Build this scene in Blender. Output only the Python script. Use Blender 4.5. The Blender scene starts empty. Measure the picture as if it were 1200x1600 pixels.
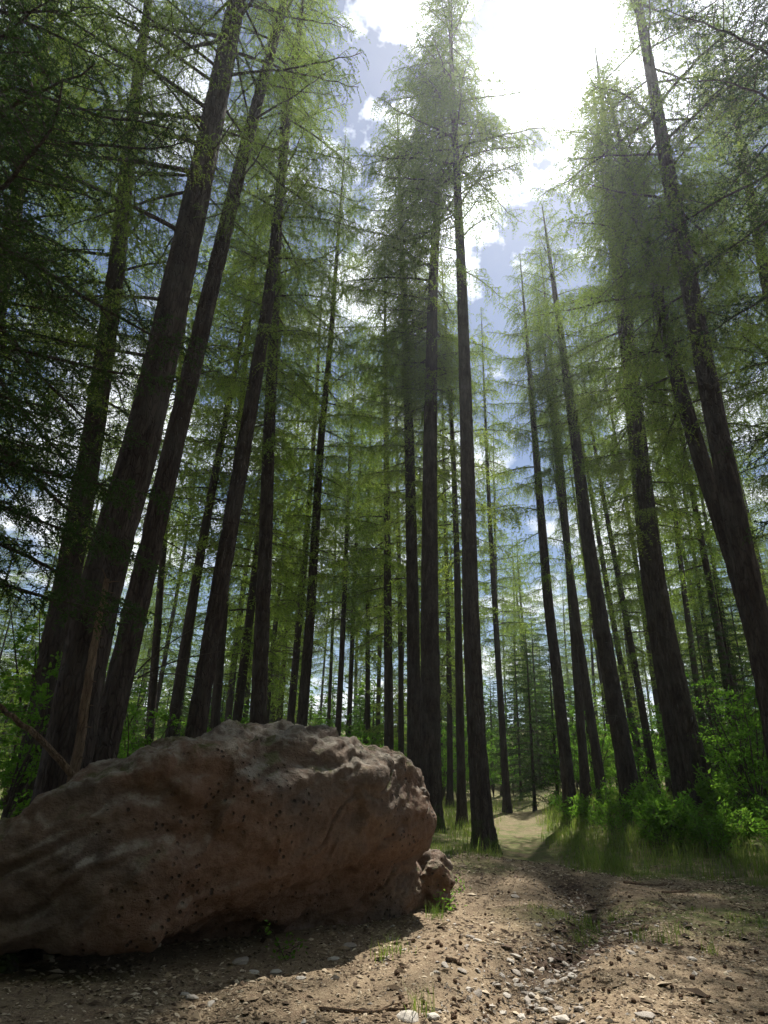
import bpy, math, random
import numpy as np
from mathutils import Vector, Matrix, Euler

# ------------------------------------------------------------------ camera, sky, sun, exposure
SC = bpy.context.scene
COL = SC.collection
FPX = 980.0                      # focal length in pixels of the 1200x1600 photograph
CAM_Z = 1.55
PITCH, ROLL = 22.2, 2.0
cam_data = bpy.data.cameras.new('camera')
cam = bpy.data.objects.new('camera', cam_data)
COL.objects.link(cam)
cam_data.sensor_fit = 'VERTICAL'
cam_data.sensor_height = 24.0
cam_data.lens = 24.0 * FPX / 1600.0
cam_data.clip_start = 0.05
cam_data.clip_end = 3000.0
CAM_ROT = Matrix.Rotation(math.radians(90 + PITCH), 3, 'X') @ Matrix.Rotation(math.radians(ROLL), 3, 'Z')
cam.location = (0, 0, CAM_Z)
cam.rotation_euler = CAM_ROT.to_euler()
SC.camera = cam
CR = np.array(CAM_ROT)
CP = np.array([0, 0, CAM_Z])


def ray(u, v):
    d = CR @ np.array([(u - 600) / FPX, (800 - v) / FPX, -1.0])
    return d / np.linalg.norm(d)


def proj(P):
    q = CR.T @ (np.asarray(P, float) - CP)
    return 600 + FPX * q[0] / -q[2], 800 - FPX * q[1] / -q[2]


SUN = ray(838, 25)
SUN_EL = math.asin(SUN[2])
SUN_AZ = math.atan2(SUN[0], SUN[1])

world = bpy.data.worlds.new('World')
SC.world = world
world.use_nodes = True
wn, wl = world.node_tree.nodes, world.node_tree.links
wn.clear()
w_out = wn.new('ShaderNodeOutputWorld')
w_bg = wn.new('ShaderNodeBackground')
w_bg.inputs['Strength'].default_value = 0.055
sky = wn.new('ShaderNodeTexSky')
sky.sky_type = 'NISHITA'
sky.sun_disc = False
sky.sun_elevation = SUN_EL
sky.sun_rotation = SUN_AZ
sky.altitude = 1500
sky.air_density = 1.0
sky.dust_density = 0.9
sky.ozone_density = 1.5
tc = wn.new('ShaderNodeTexCoord')
sep = wn.new('ShaderNodeSeparateXYZ')
wl.new(tc.outputs['Generated'], sep.inputs[0])


def wmath(op, a, b=None):
    n = wn.new('ShaderNodeMath'); n.operation = op
    for i, s in enumerate((a, b)):
        if s is None: continue
        if isinstance(s, (int, float)): n.inputs[i].default_value = s
        else: wl.new(s, n.inputs[i])
    return n.outputs[0]


zz = wmath('ADD', wmath('MAXIMUM', sep.outputs['Z'], 0.0), 0.22)
cx, cy = wmath('DIVIDE', sep.outputs['X'], zz), wmath('DIVIDE', sep.outputs['Y'], zz)
comb = wn.new('ShaderNodeCombineXYZ')
wl.new(cx, comb.inputs[0]); wl.new(cy, comb.inputs[1])
cn = wn.new('ShaderNodeTexNoise')
cn.inputs['Scale'].default_value = 2.1
cn.inputs['Detail'].default_value = 7
cn.inputs['Roughness'].default_value = 0.58
wl.new(comb.outputs[0], cn.inputs['Vector'])
cr = wn.new('ShaderNodeValToRGB')
cr.color_ramp.elements[0].position = 0.485
cr.color_ramp.elements[1].position = 0.58
wl.new(cn.outputs['Fac'], cr.inputs[0])
# cloud light: bright near the sun (forward scattering), paler away from it
dotn = wn.new('ShaderNodeVectorMath'); dotn.operation = 'DOT_PRODUCT'
wl.new(tc.outputs['Generated'], dotn.inputs[0])
dotn.inputs[1].default_value = tuple(SUN)
fwd = wmath('POWER', wmath('MAXIMUM', dotn.outputs['Value'], 0.0), 24.0)
clum = wmath('ADD', wmath('MULTIPLY', fwd, 60.0), 12.5)
ccol = wn.new('ShaderNodeMix'); ccol.data_type = 'RGBA'; ccol.blend_type = 'MULTIPLY'
ccol.inputs[0].default_value = 1.0
ccol.inputs[6].default_value = (0.93, 0.97, 1.0, 1)
cl_rgb = wn.new('ShaderNodeCombineColor')
for i in range(3): wl.new(clum, cl_rgb.inputs[i])
wl.new(cl_rgb.outputs[0], ccol.inputs[7])
wmix = wn.new('ShaderNodeMix'); wmix.data_type = 'RGBA'
wl.new(cr.outputs[0], wmix.inputs[0])
wl.new(sky.outputs[0], wmix.inputs[6])
wl.new(ccol.outputs[2], wmix.inputs[7])
wl.new(wmix.outputs[2], w_bg.inputs['Color'])
wl.new(w_bg.outputs[0], w_out.inputs[0])

sun_d = bpy.data.lights.new('sun', 'SUN')
sun_d.energy = 5.0
sun_d.angle = math.radians(0.53)
sun_d.color = (1.0, 0.94, 0.84)
sun_o = bpy.data.objects.new('sun', sun_d)
COL.objects.link(sun_o)
sun_o.location = (6, 20, 40)
sun_o.rotation_euler = Vector(SUN).to_track_quat('Z', 'Y').to_euler()

vs = SC.view_settings
vs.view_transform = 'Standard'
vs.look = 'None'
vs.gamma = 1.0
vs.use_curve_mapping = False
vs.exposure = 1.0
cy_ = SC.cycles
cy_.max_bounces = 4
cy_.diffuse_bounces = 2
cy_.glossy_bounces = 2
cy_.transmission_bounces = 3
cy_.volume_bounces = 0
cy_.transparent_max_bounces = 6
cy_.sample_clamp_indirect = 6.0
cy_.caustics_reflective = False
cy_.caustics_refractive = False
cy_.use_denoising = True
cy_.use_adaptive_sampling = True
cy_.adaptive_threshold = 0.025

# ------------------------------------------------------------------ noise and mesh helpers
rng = np.random.default_rng(7)
random.seed(7)


def _hash(ix, iy, iz, seed):
    h = (ix.astype(np.int64) * 374761393 + iy.astype(np.int64) * 668265263 + iz.astype(np.int64) * 2147483647 + seed * 974711) & 0xFFFFFFFF
    h = ((h ^ (h >> 13)) * 1274126177) & 0xFFFFFFFF
    h = ((h ^ (h >> 16)) * 2246822519) & 0xFFFFFFFF
    return ((h ^ (h >> 15)) & 0xFFFFFF) / float(0xFFFFFF)


def vn(p, seed=0):
    p = np.asarray(p, float)
    i = np.floor(p).astype(np.int64); f = p - i
    w = f * f * f * (f * (f * 6 - 15) + 10)
    r = 0
    for dx in (0, 1):
        for dy in (0, 1):
            for dz in (0, 1):
                k = (w[:, 0] if dx else 1 - w[:, 0]) * (w[:, 1] if dy else 1 - w[:, 1]) * (w[:, 2] if dz else 1 - w[:, 2])
                r = r + k * _hash(i[:, 0] + dx, i[:, 1] + dy, i[:, 2] + dz, seed)
    return r * 2 - 1


def fbm(p, octv=4, seed=0, gain=0.5):
    s, a, q = 0, 1.0, np.asarray(p, float)
    for o in range(octv):
        s = s + a * vn(q, seed + o * 17); a *= gain; q = q * 2.03 + 11.7
    return s


def sstep(a, b, x):
    t = np.clip((x - a) / (b - a), 0, 1)
    return t * t * (3 - 2 * t)


def mk_mesh(name, V, T, mats, mi=None, smooth=False):
    V = np.ascontiguousarray(V, np.float32); T = np.ascontiguousarray(T, np.int32)
    me = bpy.data.meshes.new(name)
    me.vertices.add(len(V)); me.vertices.foreach_set('co', V.ravel())
    me.loops.add(T.size); me.loops.foreach_set('vertex_index', T.ravel())
    me.polygons.add(len(T)); me.polygons.foreach_set('loop_start', np.arange(0, T.size, 3, dtype=np.int32))
    if mi is not None: me.polygons.foreach_set('material_index', np.ascontiguousarray(mi, np.int32))
    me.polygons.foreach_set('use_smooth', np.full(len(T), smooth, bool))
    me.update(calc_edges=True)
    for m in mats: me.materials.append(m)
    return me


def link(name, me, parent=None):
    o = bpy.data.objects.new(name, me); COL.objects.link(o)
    if parent is not None: o.parent = parent
    return o


def tag(o, label=None, cat=None, group=None, kind=None):
    if label: o['label'] = label
    if cat: o['category'] = cat
    if group: o['group'] = group
    if kind: o['kind'] = kind
    return o


def empty(name, loc, label, cat, group=None):
    o = bpy.data.objects.new(name, None); COL.objects.link(o)
    o.location = loc; o.empty_display_size = 0.2
    return tag(o, label, cat, group)


class MB:
    def __init__(s): s.V, s.T, s.M, s.n = [], [], [], 0
    def add(s, V, T, m=0):
        s.V.append(np.asarray(V, np.float32).reshape(-1, 3)); T = np.asarray(T, np.int32).reshape(-1, 3)
        s.T.append(T + s.n); s.M.append(np.full(len(T), m, np.int32)); s.n += len(s.V[-1])
    def arrays(s): return np.concatenate(s.V), np.concatenate(s.T), np.concatenate(s.M)
    def mesh(s, name, mats, smooth=False):
        V, T, M = s.arrays(); return mk_mesh(name, V, T, mats, M, smooth)


def tube(P, R, k=5, cap=True):
    P = np.asarray(P, float); R = np.asarray(R, float); n = len(P)
    D = np.gradient(P, axis=0); D /= np.linalg.norm(D, axis=1)[:, None] + 1e-9
    ref = np.where(np.abs(D[:, 2:3]) > 0.8, np.array([[1.0, 0, 0]]), np.array([[0, 0, 1.0]]))
    if np.ptp((np.abs(D[:, 2]) > 0.8).astype(int)): ref = np.tile([[0.3, 0.9, 0.3]], (n, 1))
    A = np.cross(D, ref); A /= np.linalg.norm(A, axis=1)[:, None] + 1e-9
    B = np.cross(D, A)
    th = np.arange(k) * 2 * math.pi / k
    V = P[:, None] + R[:, None, None] * (A[:, None] * np.cos(th)[None, :, None] + B[:, None] * np.sin(th)[None, :, None])
    V = V.reshape(-1, 3)
    i = np.arange(n - 1)[:, None] * k; j = np.arange(k)[None]; j2 = (j + 1) % k
    a, b, c, d = (i + j).ravel(), (i + j2).ravel(), (i + k + j2).ravel(), (i + k + j).ravel()
    T = np.concatenate([np.stack([a, b, c], 1), np.stack([a, c, d], 1)])
    if cap:
        V = np.concatenate([V, P[-1:], P[:1]])
        e = (n - 1) * k; jj = np.arange(k); jn = (jj + 1) % k
        T = np.concatenate([T, np.stack([e + jj, e + jn, np.full(k, n * k)], 1), np.stack([jn, jj, np.full(k, n * k + 1)], 1)])
    return V, T


# ------------------------------------------------------------------ materials
def new_mat(name):
    m = bpy.data.materials.new(name); m.use_nodes = True
    nt = m.node_tree; nt.nodes.clear()
    out = nt.nodes.new('ShaderNodeOutputMaterial')
    return m, nt, out


class NT:
    def __init__(s, nt): s.nt = nt
    def n(s, t, **kw):
        x = s.nt.nodes.new(t)
        for k, v in kw.items(): setattr(x, k, v)
        return x
    def l(s, a, b): s.nt.links.new(a, b)
    def noise(s, vec, scale, detail=4, rough=0.55):
        x = s.n('ShaderNodeTexNoise'); x.inputs['Scale'].default_value = scale
        x.inputs['Detail'].default_value = detail; x.inputs['Roughness'].default_value = rough
        if vec is not None: s.l(vec, x.inputs['Vector'])
        return x.outputs['Fac']
    def ramp(s, fac, stops):
        x = s.n('ShaderNodeValToRGB'); e = x.color_ramp.elements
        while len(e) < len(stops): e.new(0.5)
        for el, (p, c) in zip(e, stops): el.position = p; el.color = (*c, 1) if len(c) == 3 else c
        s.l(fac, x.inputs[0]); return x.outputs[0]
    def mix(s, fac, a, b, mode='MIX'):
        x = s.n('ShaderNodeMix'); x.data_type = 'RGBA'; x.blend_type = mode
        for i, v in ((0, fac), (6, a), (7, b)):
            if isinstance(v, (int, float)): x.inputs[i].default_value = v
            elif isinstance(v, tuple): x.inputs[i].default_value = (*v, 1)
            else: s.l(v, x.inputs[i])
        return x.outputs[2]
    def math(s, op, a, b=0.0):
        x = s.n('ShaderNodeMath'); x.operation = op
        for i, v in enumerate((a, b)):
            if isinstance(v, (int, float)): x.inputs[i].default_value = v
            else: s.l(v, x.inputs[i])
        return x.outputs[0]
    def mapping(s, vec, scale):
        x = s.n('ShaderNodeMapping'); x.inputs['Scale'].default_value = scale; s.l(vec, x.inputs[0]); return x.outputs[0]
    def bump(s, h, strength=0.5, dist=0.05):
        x = s.n('ShaderNodeBump'); x.inputs['Strength'].default_value = strength; x.inputs['Distance'].default_value = dist
        s.l(h, x.inputs['Height']); return x.outputs[0]
    def principled(s, col, rough=0.9, normal=None, spec=0.2):
        x = s.n('ShaderNodeBsdfPrincipled')
        if isinstance(col, tuple): x.inputs['Base Color'].default_value = (*col, 1)
        else: s.l(col, x.inputs['Base Color'])
        x.inputs['Roughness'].default_value = rough
        x.inputs['Specular IOR Level'].default_value = spec
        if normal is not None: s.l(normal, x.inputs['Normal'])
        return x.outputs[0]


def leaf_mat(name, c1, c2, c3, trans=0.5, tcol=(1.0, 1.0, 0.55)):
    m, nt, out = new_mat(name); g = NT(nt)
    oi = g.n('ShaderNodeObjectInfo'); geo = g.n('ShaderNodeNewGeometry')
    f = g.math('ADD', g.math('MULTIPLY', oi.outputs['Random'], 0.45), g.math('MULTIPLY', geo.outputs['Random Per Island'], 0.55))
    col = g.ramp(f, [(0.0, c1), (0.5, c2), (1.0, c3)])
    d = g.n('ShaderNodeBsdfDiffuse'); t = g.n('ShaderNodeBsdfTranslucent'); mx = g.n('ShaderNodeMixShader')
    g.l(col, d.inputs[0]); g.l(g.mix(1.0, col, tcol, 'MULTIPLY'), t.inputs[0])
    mx.inputs[0].default_value = trans
    g.l(d.outputs[0], mx.inputs[1]); g.l(t.outputs[0], mx.inputs[2])
    g.l(mx.outputs[0], out.inputs[0])
    return m


M_NEEDLE = leaf_mat('larch_needles', (0.110, 0.180, 0.050), (0.210, 0.310, 0.080), (0.340, 0.420, 0.130), 0.58)
M_SPRUCE = leaf_mat('dark_needles', (0.035, 0.070, 0.030), (0.055, 0.100, 0.038), (0.080, 0.130, 0.048), 0.42)
M_LEAF = leaf_mat('broad_leaves', (0.090, 0.210, 0.035), (0.130, 0.270, 0.045), (0.180, 0.310, 0.065), 0.55)
M_LEAF2 = leaf_mat('fresh_needles', (0.070, 0.150, 0.040), (0.100, 0.190, 0.050), (0.140, 0.230, 0.065), 0.5)
M_GRASS = leaf_mat('grass_blades', (0.110, 0.190, 0.050), (0.160, 0.240, 0.065), (0.250, 0.270, 0.110), 0.5)
M_TWIG = None


def bark_mat(name, dark, mid, light, vs_=9.0, moss=False):
    m, nt, out = new_mat(name); g = NT(nt)
    co = g.n('ShaderNodeTexCoord').outputs['Object']
    st = g.mapping(co, (1, 1, 0.2))
    n1 = g.noise(st, vs_, 6, 0.62)
    vor = g.n('ShaderNodeTexVoronoi'); vor.feature = 'DISTANCE_TO_EDGE'; vor.inputs['Scale'].default_value = vs_ * 2.6
    warp = g.mix(0.12, st, g.n('ShaderNodeTexNoise').outputs['Color'])
    g.l(warp, vor.inputs['Vector'])
    crack = g.ramp(vor.outputs['Distance'], [(0.0, (0, 0, 0)), (0.12, (1, 1, 1))])
    n2 = g.noise(co, 1.3, 3)
    base = g.ramp(n1, [(0.3, dark), (0.52, mid), (0.75, light)])
    col = g.mix(0.5, base, g.mix(crack, (dark[0] * .5, dark[1] * .5, dark[2] * .5), base))
    col = g.mix(g.ramp(n2, [(0.48, (0, 0, 0)), (0.7, (0.45, 0.45, 0.45))]), col, (light[0] * 0.9, light[1], light[2] * 1.05))
    if moss:
        sp = g.n('ShaderNodeSeparateXYZ'); g.l(co, sp.inputs[0])
        hz = g.math('SUBTRACT', 0.75, g.math('ABSOLUTE', sp.outputs['Z']))
        mo = g.math('MULTIPLY', g.ramp(g.noise(co, 3.5, 5), [(0.45, (0, 0, 0)), (0.6, (1, 1, 1))]), g.math('MINIMUM', g.math('MAXIMUM', g.math('MULTIPLY', hz, 2.0), 0.0), 1.0))
        col = g.mix(mo, col, (0.06, 0.09, 0.02))
    h = g.math('ADD', g.math('MULTIPLY', crack, 0.6), n1)
    g.l(g.principled(col, 0.92, g.bump(h, 0.9, 0.035), 0.15), out.inputs[0])
    return m


M_BARK = bark_mat('larch_bark', (0.028, 0.021, 0.018), (0.062, 0.047, 0.040), (0.115, 0.094, 0.082), 9.0, True)
M_BARKF = bark_mat('far_bark', (0.030, 0.023, 0.020), (0.060, 0.046, 0.039), (0.100, 0.082, 0.072), 6.0)
M_TWIG = bark_mat('twig_bark', (0.045, 0.034, 0.027), (0.080, 0.062, 0.050), (0.130, 0.110, 0.090), 14.0)
M_DEAD = bark_mat('dead_wood', (0.10, 0.065, 0.04), (0.19, 0.125, 0.08), (0.30, 0.22, 0.15), 12.0)


def ground_mat():
    m, nt, out = new_mat('forest_floor'); g = NT(nt)
    co = g.n('ShaderNodeTexCoord').outputs['Object']
    at = g.n('ShaderNodeVertexColor'); at.layer_name = 'cover'
    sp = g.n('ShaderNodeSeparateColor'); g.l(at.outputs[0], sp.inputs[0])
    n1 = g.noise(co, 1.1, 5); n2 = g.noise(co, 38, 4, 0.7); n3 = g.noise(co, 7.0, 5, 0.65)
    vor = g.n('ShaderNodeTexVoronoi'); vor.inputs['Scale'].default_value = 70.0; g.l(co, vor.inputs['Vector'])
    chip = g.ramp(vor.outputs['Color'], [(0.0, (0.095, 0.068, 0.046)), (0.45, (0.215, 0.163, 0.108)), (0.8, (0.315, 0.250, 0.172)), (1.0, (0.43, 0.36, 0.27))])
    litter = g.mix(0.55, chip, g.ramp(n2, [(0.25, (0.085, 0.060, 0.041)), (0.55, (0.225, 0.173, 0.115)), (0.8, (0.36, 0.295, 0.205))]))
    litter = g.mix(g.ramp(n3, [(0.35, (0.65, 0.65, 0.65)), (0.55, (0, 0, 0))]), litter, (0.115, 0.078, 0.055))
    litter = g.mix(g.ramp(n1, [(0.45, (0, 0, 0)), (0.75, (0.35, 0.35, 0.35))]), litter, (0.30, 0.235, 0.155))
    soil = g.ramp(n3, [(0.3, (0.035, 0.024, 0.017)), (0.7, (0.11, 0.078, 0.055))])
    col = g.mix(sp.outputs[1], litter, soil)
    green = g.ramp(n3, [(0.3, (0.050, 0.070, 0.020)), (0.6, (0.095, 0.120, 0.035)), (0.85, (0.16, 0.15, 0.06))])
    gm = g.math('MULTIPLY', sp.outputs[0], g.ramp(g.noise(co, 3.0, 6, 0.65), [(0.36, (0.15, 0.15, 0.15)), (0.55, (1, 1, 1))]))
    col = g.mix(gm, col, green)
    h = g.math('ADD', n2, g.math('MULTIPLY', vor.outputs['Distance'], 0.7))
    g.l(g.principled(col, 0.95, g.bump(h, 0.7, 0.02), 0.1), out.inputs[0])
    return m


def rock_mat(name='boulder_stone', scale=1.0):
    m, nt, out = new_mat(name); g = NT(nt)
    co = g.n('ShaderNodeTexCoord').outputs['Object']
    geo = g.n('ShaderNodeNewGeometry'); nz = g.n('ShaderNodeSeparateXYZ'); g.l(geo.outputs['Normal'], nz.inputs[0])
    slant = g.n('ShaderNodeMapping'); slant.inputs['Rotation'].default_value = (0.2, math.radians(20), 0.3); slant.inputs['Scale'].default_value = (0.8, 0.9, 1.9)
    g.l(co, slant.inputs[0]); st = slant.outputs[0]
    n1 = g.noise(st, 2.2 * scale, 8, 0.62); n2 = g.noise(co, 14 * scale, 6, 0.7); n3 = g.noise(co, 0.9 * scale, 4)
    base = g.ramp(n1, [(0.28, (0.050, 0.038, 0.032)), (0.45, (0.105, 0.075, 0.057)), (0.58, (0.160, 0.112, 0.082)), (0.75, (0.24, 0.185, 0.142))])
    base = g.mix(g.ramp(n3, [(0.44, (0, 0, 0)), (0.58, (0.8, 0.8, 0.8))]), base, (0.190, 0.100, 0.058))
    base = g.mix(0.4, base, g.ramp(n2, [(0.3, (0.045, 0.038, 0.034)), (0.55, (0.15, 0.12, 0.10)), (0.8, (0.30, 0.25, 0.21))]))
    vor = g.n('ShaderNodeTexVoronoi'); vor.inputs['Scale'].default_value = 15.0 * scale; g.l(g.mix(0.08, co, g.n('ShaderNodeTexNoise').outputs['Color']), vor.inputs['Vector'])
    gate = g.ramp(g.noise(co, 1.6 * scale, 3), [(0.50, (0, 0, 0)), (0.58, (1, 1, 1))])
    pit = g.math('MULTIPLY', g.ramp(vor.outputs['Distance'], [(0.14, (1, 1, 1)), (0.24, (0, 0, 0))]), gate)
    base = g.mix(g.math('MULTIPLY', pit, 0.8), base, (0.035, 0.03, 0.028))
    up = g.math('MINIMUM', g.math('MAXIMUM', g.math('MULTIPLY', g.math('SUBTRACT', nz.outputs['Z'], 0.35), 3.0), 0.0), 1.0)
    lich = g.math('MULTIPLY', up, g.ramp(g.noise(co, 5.0 * scale, 6, 0.7), [(0.42, (0, 0, 0)), (0.58, (1, 1, 1))]))
    base = g.mix(g.math('MULTIPLY', lich, 0.5), base, (0.36, 0.34, 0.29))
    moss = g.math('MULTIPLY', up, g.ramp(g.noise(co, 2.6 * scale, 6, 0.7), [(0.52, (0, 0, 0)), (0.60, (1, 1, 1))]))
    base = g.mix(g.math('MULTIPLY', moss, 0.85), base, (0.075, 0.075, 0.025))
    h = g.math('SUBTRACT', g.math('ADD', g.math('MULTIPLY', n1, 1.2), g.math('MULTIPLY', n2, 0.5)), g.math('MULTIPLY', pit, 0.8))
    g.l(g.principled(base, 0.93, g.bump(h, 1.0, 0.07), 0.15), out.inputs[0])
    return m


def stone_mat():
    m, nt, out = new_mat('pale_stone'); g = NT(nt)
    co = g.n('ShaderNodeTexCoord').outputs['Object']; oi = g.n('ShaderNodeObjectInfo')
    c = g.ramp(oi.outputs['Random'], [(0.0, (0.20, 0.17, 0.145)), (0.5, (0.38, 0.35, 0.31)), (1.0, (0.56, 0.53, 0.48))])
    n = g.noise(co, 26, 5, 0.65)
    c = g.mix(0.5, c, g.ramp(n, [(0.3, (0.16, 0.12, 0.09)), (0.7, (0.55, 0.52, 0.48))]))
    g.l(g.principled(c, 0.88, g.bump(n, 0.5, 0.01), 0.2), out.inputs[0])
    return m


def chip_mat(name, stops):
    m, nt, out = new_mat(name); g = NT(nt)
    geo = g.n('ShaderNodeNewGeometry')
    g.l(g.principled(g.ramp(geo.outputs['Random Per Island'], stops), 0.9, None, 0.15), out.inputs[0])
    return m


M_GROUND, M_ROCK, M_STONE = ground_mat(), rock_mat(), stone_mat()
M_LITTER = chip_mat('litter_chips', [(0.0, (0.05, 0.034, 0.024)), (0.35, (0.145, 0.105, 0.070)), (0.7, (0.31, 0.24, 0.16)), (1.0, (0.52, 0.44, 0.33))])
M_GRAVEL = chip_mat('gravel_bits', [(0.0, (0.12, 0.095, 0.075)), (0.5, (0.30, 0.26, 0.22)), (1.0, (0.55, 0.51, 0.46))])

# ------------------------------------------------------------------ ground
def flat_hit(u, v, z=0.0):
    d = ray(u, v); t = (z - CAM_Z) / d[2]
    return CP + d * t


def seg_dist(x, y, pts):
    best = np.full(np.shape(x), 1e9); tt = np.zeros(np.shape(x)); n = len(pts) - 1
    for i in range(n):
        a, b = np.array(pts[i][:2]), np.array(pts[i + 1][:2]); ab = b - a
        t = np.clip(((x - a[0]) * ab[0] + (y - a[1]) * ab[1]) / (ab @ ab), 0, 1)
        d = np.hypot(x - a[0] - t * ab[0], y - a[1] - t * ab[1])
        m = d < best; best = np.where(m, d, best); tt = np.where(m, (i + t) / n, tt)
    return best, tt


GULLY = [flat_hit(*p) for p in ((850, 1640), (815, 1560), (835, 1510), (905, 1470), (945, 1430), (905, 1395), (880, 1368))]
PATH = [flat_hit(*p) for p in ((840, 1385), (830, 1340), (812, 1308), (806, 1283), (838, 1262))]
PATH.append(PATH[-1] + np.array([5.0, 6.0, 0])); PATH.append(PATH[-1] + np.array([9.0, 6.0, 0]))
MOUND = flat_hit(745, 1350)


def height(x, y):
    x = np.asarray(x, float); y = np.asarray(y, float)
    sh = x.shape; xf, yf = x.ravel(), y.ravel()
    z = 0.10 * fbm(np.stack([xf * 0.22, yf * 0.22, 0 * xf], 1), 3, 5) * sstep(4, 14, np.hypot(xf, yf) + 2)
    z = z + 0.014 * np.clip(yf - 22, 0, 60) + 9.0 * sstep(42, 150, yf)
    # bank on the far side of the path
    pd, pt = seg_dist(xf, yf, PATH)
    east = xf - (2.9 + 0.16 * (yf - 13))
    z = z + 0.55 * sstep(0.6, 5.0, east) * sstep(12.5, 17.5, yf)
    z = z - 0.10 * np.exp(-(pd / 0.9) ** 2) * sstep(12, 16, yf)
    z = z + 0.22 * np.exp(-(((xf - MOUND[0]) / 1.7) ** 2 + ((yf - MOUND[1]) / 2.4) ** 2))
    gd, gt = seg_dist(xf, yf, GULLY)
    z = z - 0.16 * np.exp(-(gd / (0.30 + 0.12 * np.sin(gt * 9))) ** 2) * sstep(1.0, 0.85, gt)
    z = z + 0.05 * np.exp(-((gd - 0.75) / 0.35) ** 2)
    z = z + 0.022 * fbm(np.stack([xf * 1.6, yf * 1.6, 0 * xf], 1), 4, 9) * sstep(60, 25, yf)
    return z.reshape(sh)


def hz(x, y): return float(height(np.array([x]), np.array([y]))[0])


def ground_hit(u, v):
    P = flat_hit(u, v)
    for _ in range(7):
        P = 0.4 * P + 0.6 * flat_hit(u, v, hz(P[0], P[1]))
    return P


def warp_axis(n, a, far):      # dense in the middle, reaching +-far
    s = np.linspace(-1, 1, n)
    return np.sinh(s * a) / math.sinh(a) * far


gx = warp_axis(420, 5.6, 420) + 1.0
gy = np.concatenate([np.linspace(-30, 3.5, 24)[:-1], 3.5 + (np.exp(np.linspace(0, 4.55, 430)) - 1) / (math.exp(4.55) - 1) * 520])
GX, GY = np.meshgrid(gx, gy)
GZ = height(GX, GY)
nx, ny = len(gx), len(gy)
ii = (np.arange(ny - 1)[:, None] * nx + np.arange(nx - 1)[None]).ravel()
GT = np.concatenate([np.stack([ii, ii + 1, ii + nx + 1], 1), np.stack([ii, ii + nx + 1, ii + nx], 1)])
gme = mk_mesh('ground', np.stack([GX.ravel(), GY.ravel(), GZ.ravel()], 1), GT, [M_GROUND], None, True)
ground = tag(link('ground', gme), 'brown forest floor of needles, chips and patchy grass', kind='structure')


def cover(x, y):
    pd, pt = seg_dist(x, y, PATH); gd, gt = seg_dist(x, y, GULLY)
    n = fbm(np.stack([x * 0.6, y * 0.6, 0 * x], 1), 4, 31)
    east = x - (2.9 + 0.16 * (y - 13))
    gr = sstep(11.2, 13.6, y + n * 1.2) * sstep(0.35, 1.0, pd + n * 0.3)
    gr = np.maximum(gr, 0.85 * sstep(0.25, 0.6, n + 0.12 * (x - 2.0)) * sstep(7.2, 8.6, y) * sstep(1.2, 2.4, x))
    gr = np.maximum(gr, 0.6 * sstep(0.05, 0.5, n) * sstep(9.0, 10.5, y))
    gr = np.maximum(gr, .5 * sstep(15, 19, y + n))
    gr = np.where(y > 30, 0.8, gr)
    soil = np.exp(-(gd / 0.28) ** 2) * sstep(0.18, 0.35, gt)
    return gr, soil


gr, soil = cover(GX.ravel(), GY.ravel())
colr = np.stack([gr, soil, 0 * gr, np.ones_like(gr)], 1).astype(np.float32)
att = gme.color_attributes.new('cover', 'FLOAT_COLOR', 'POINT')
att.data.foreach_set('color', colr.ravel())

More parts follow.
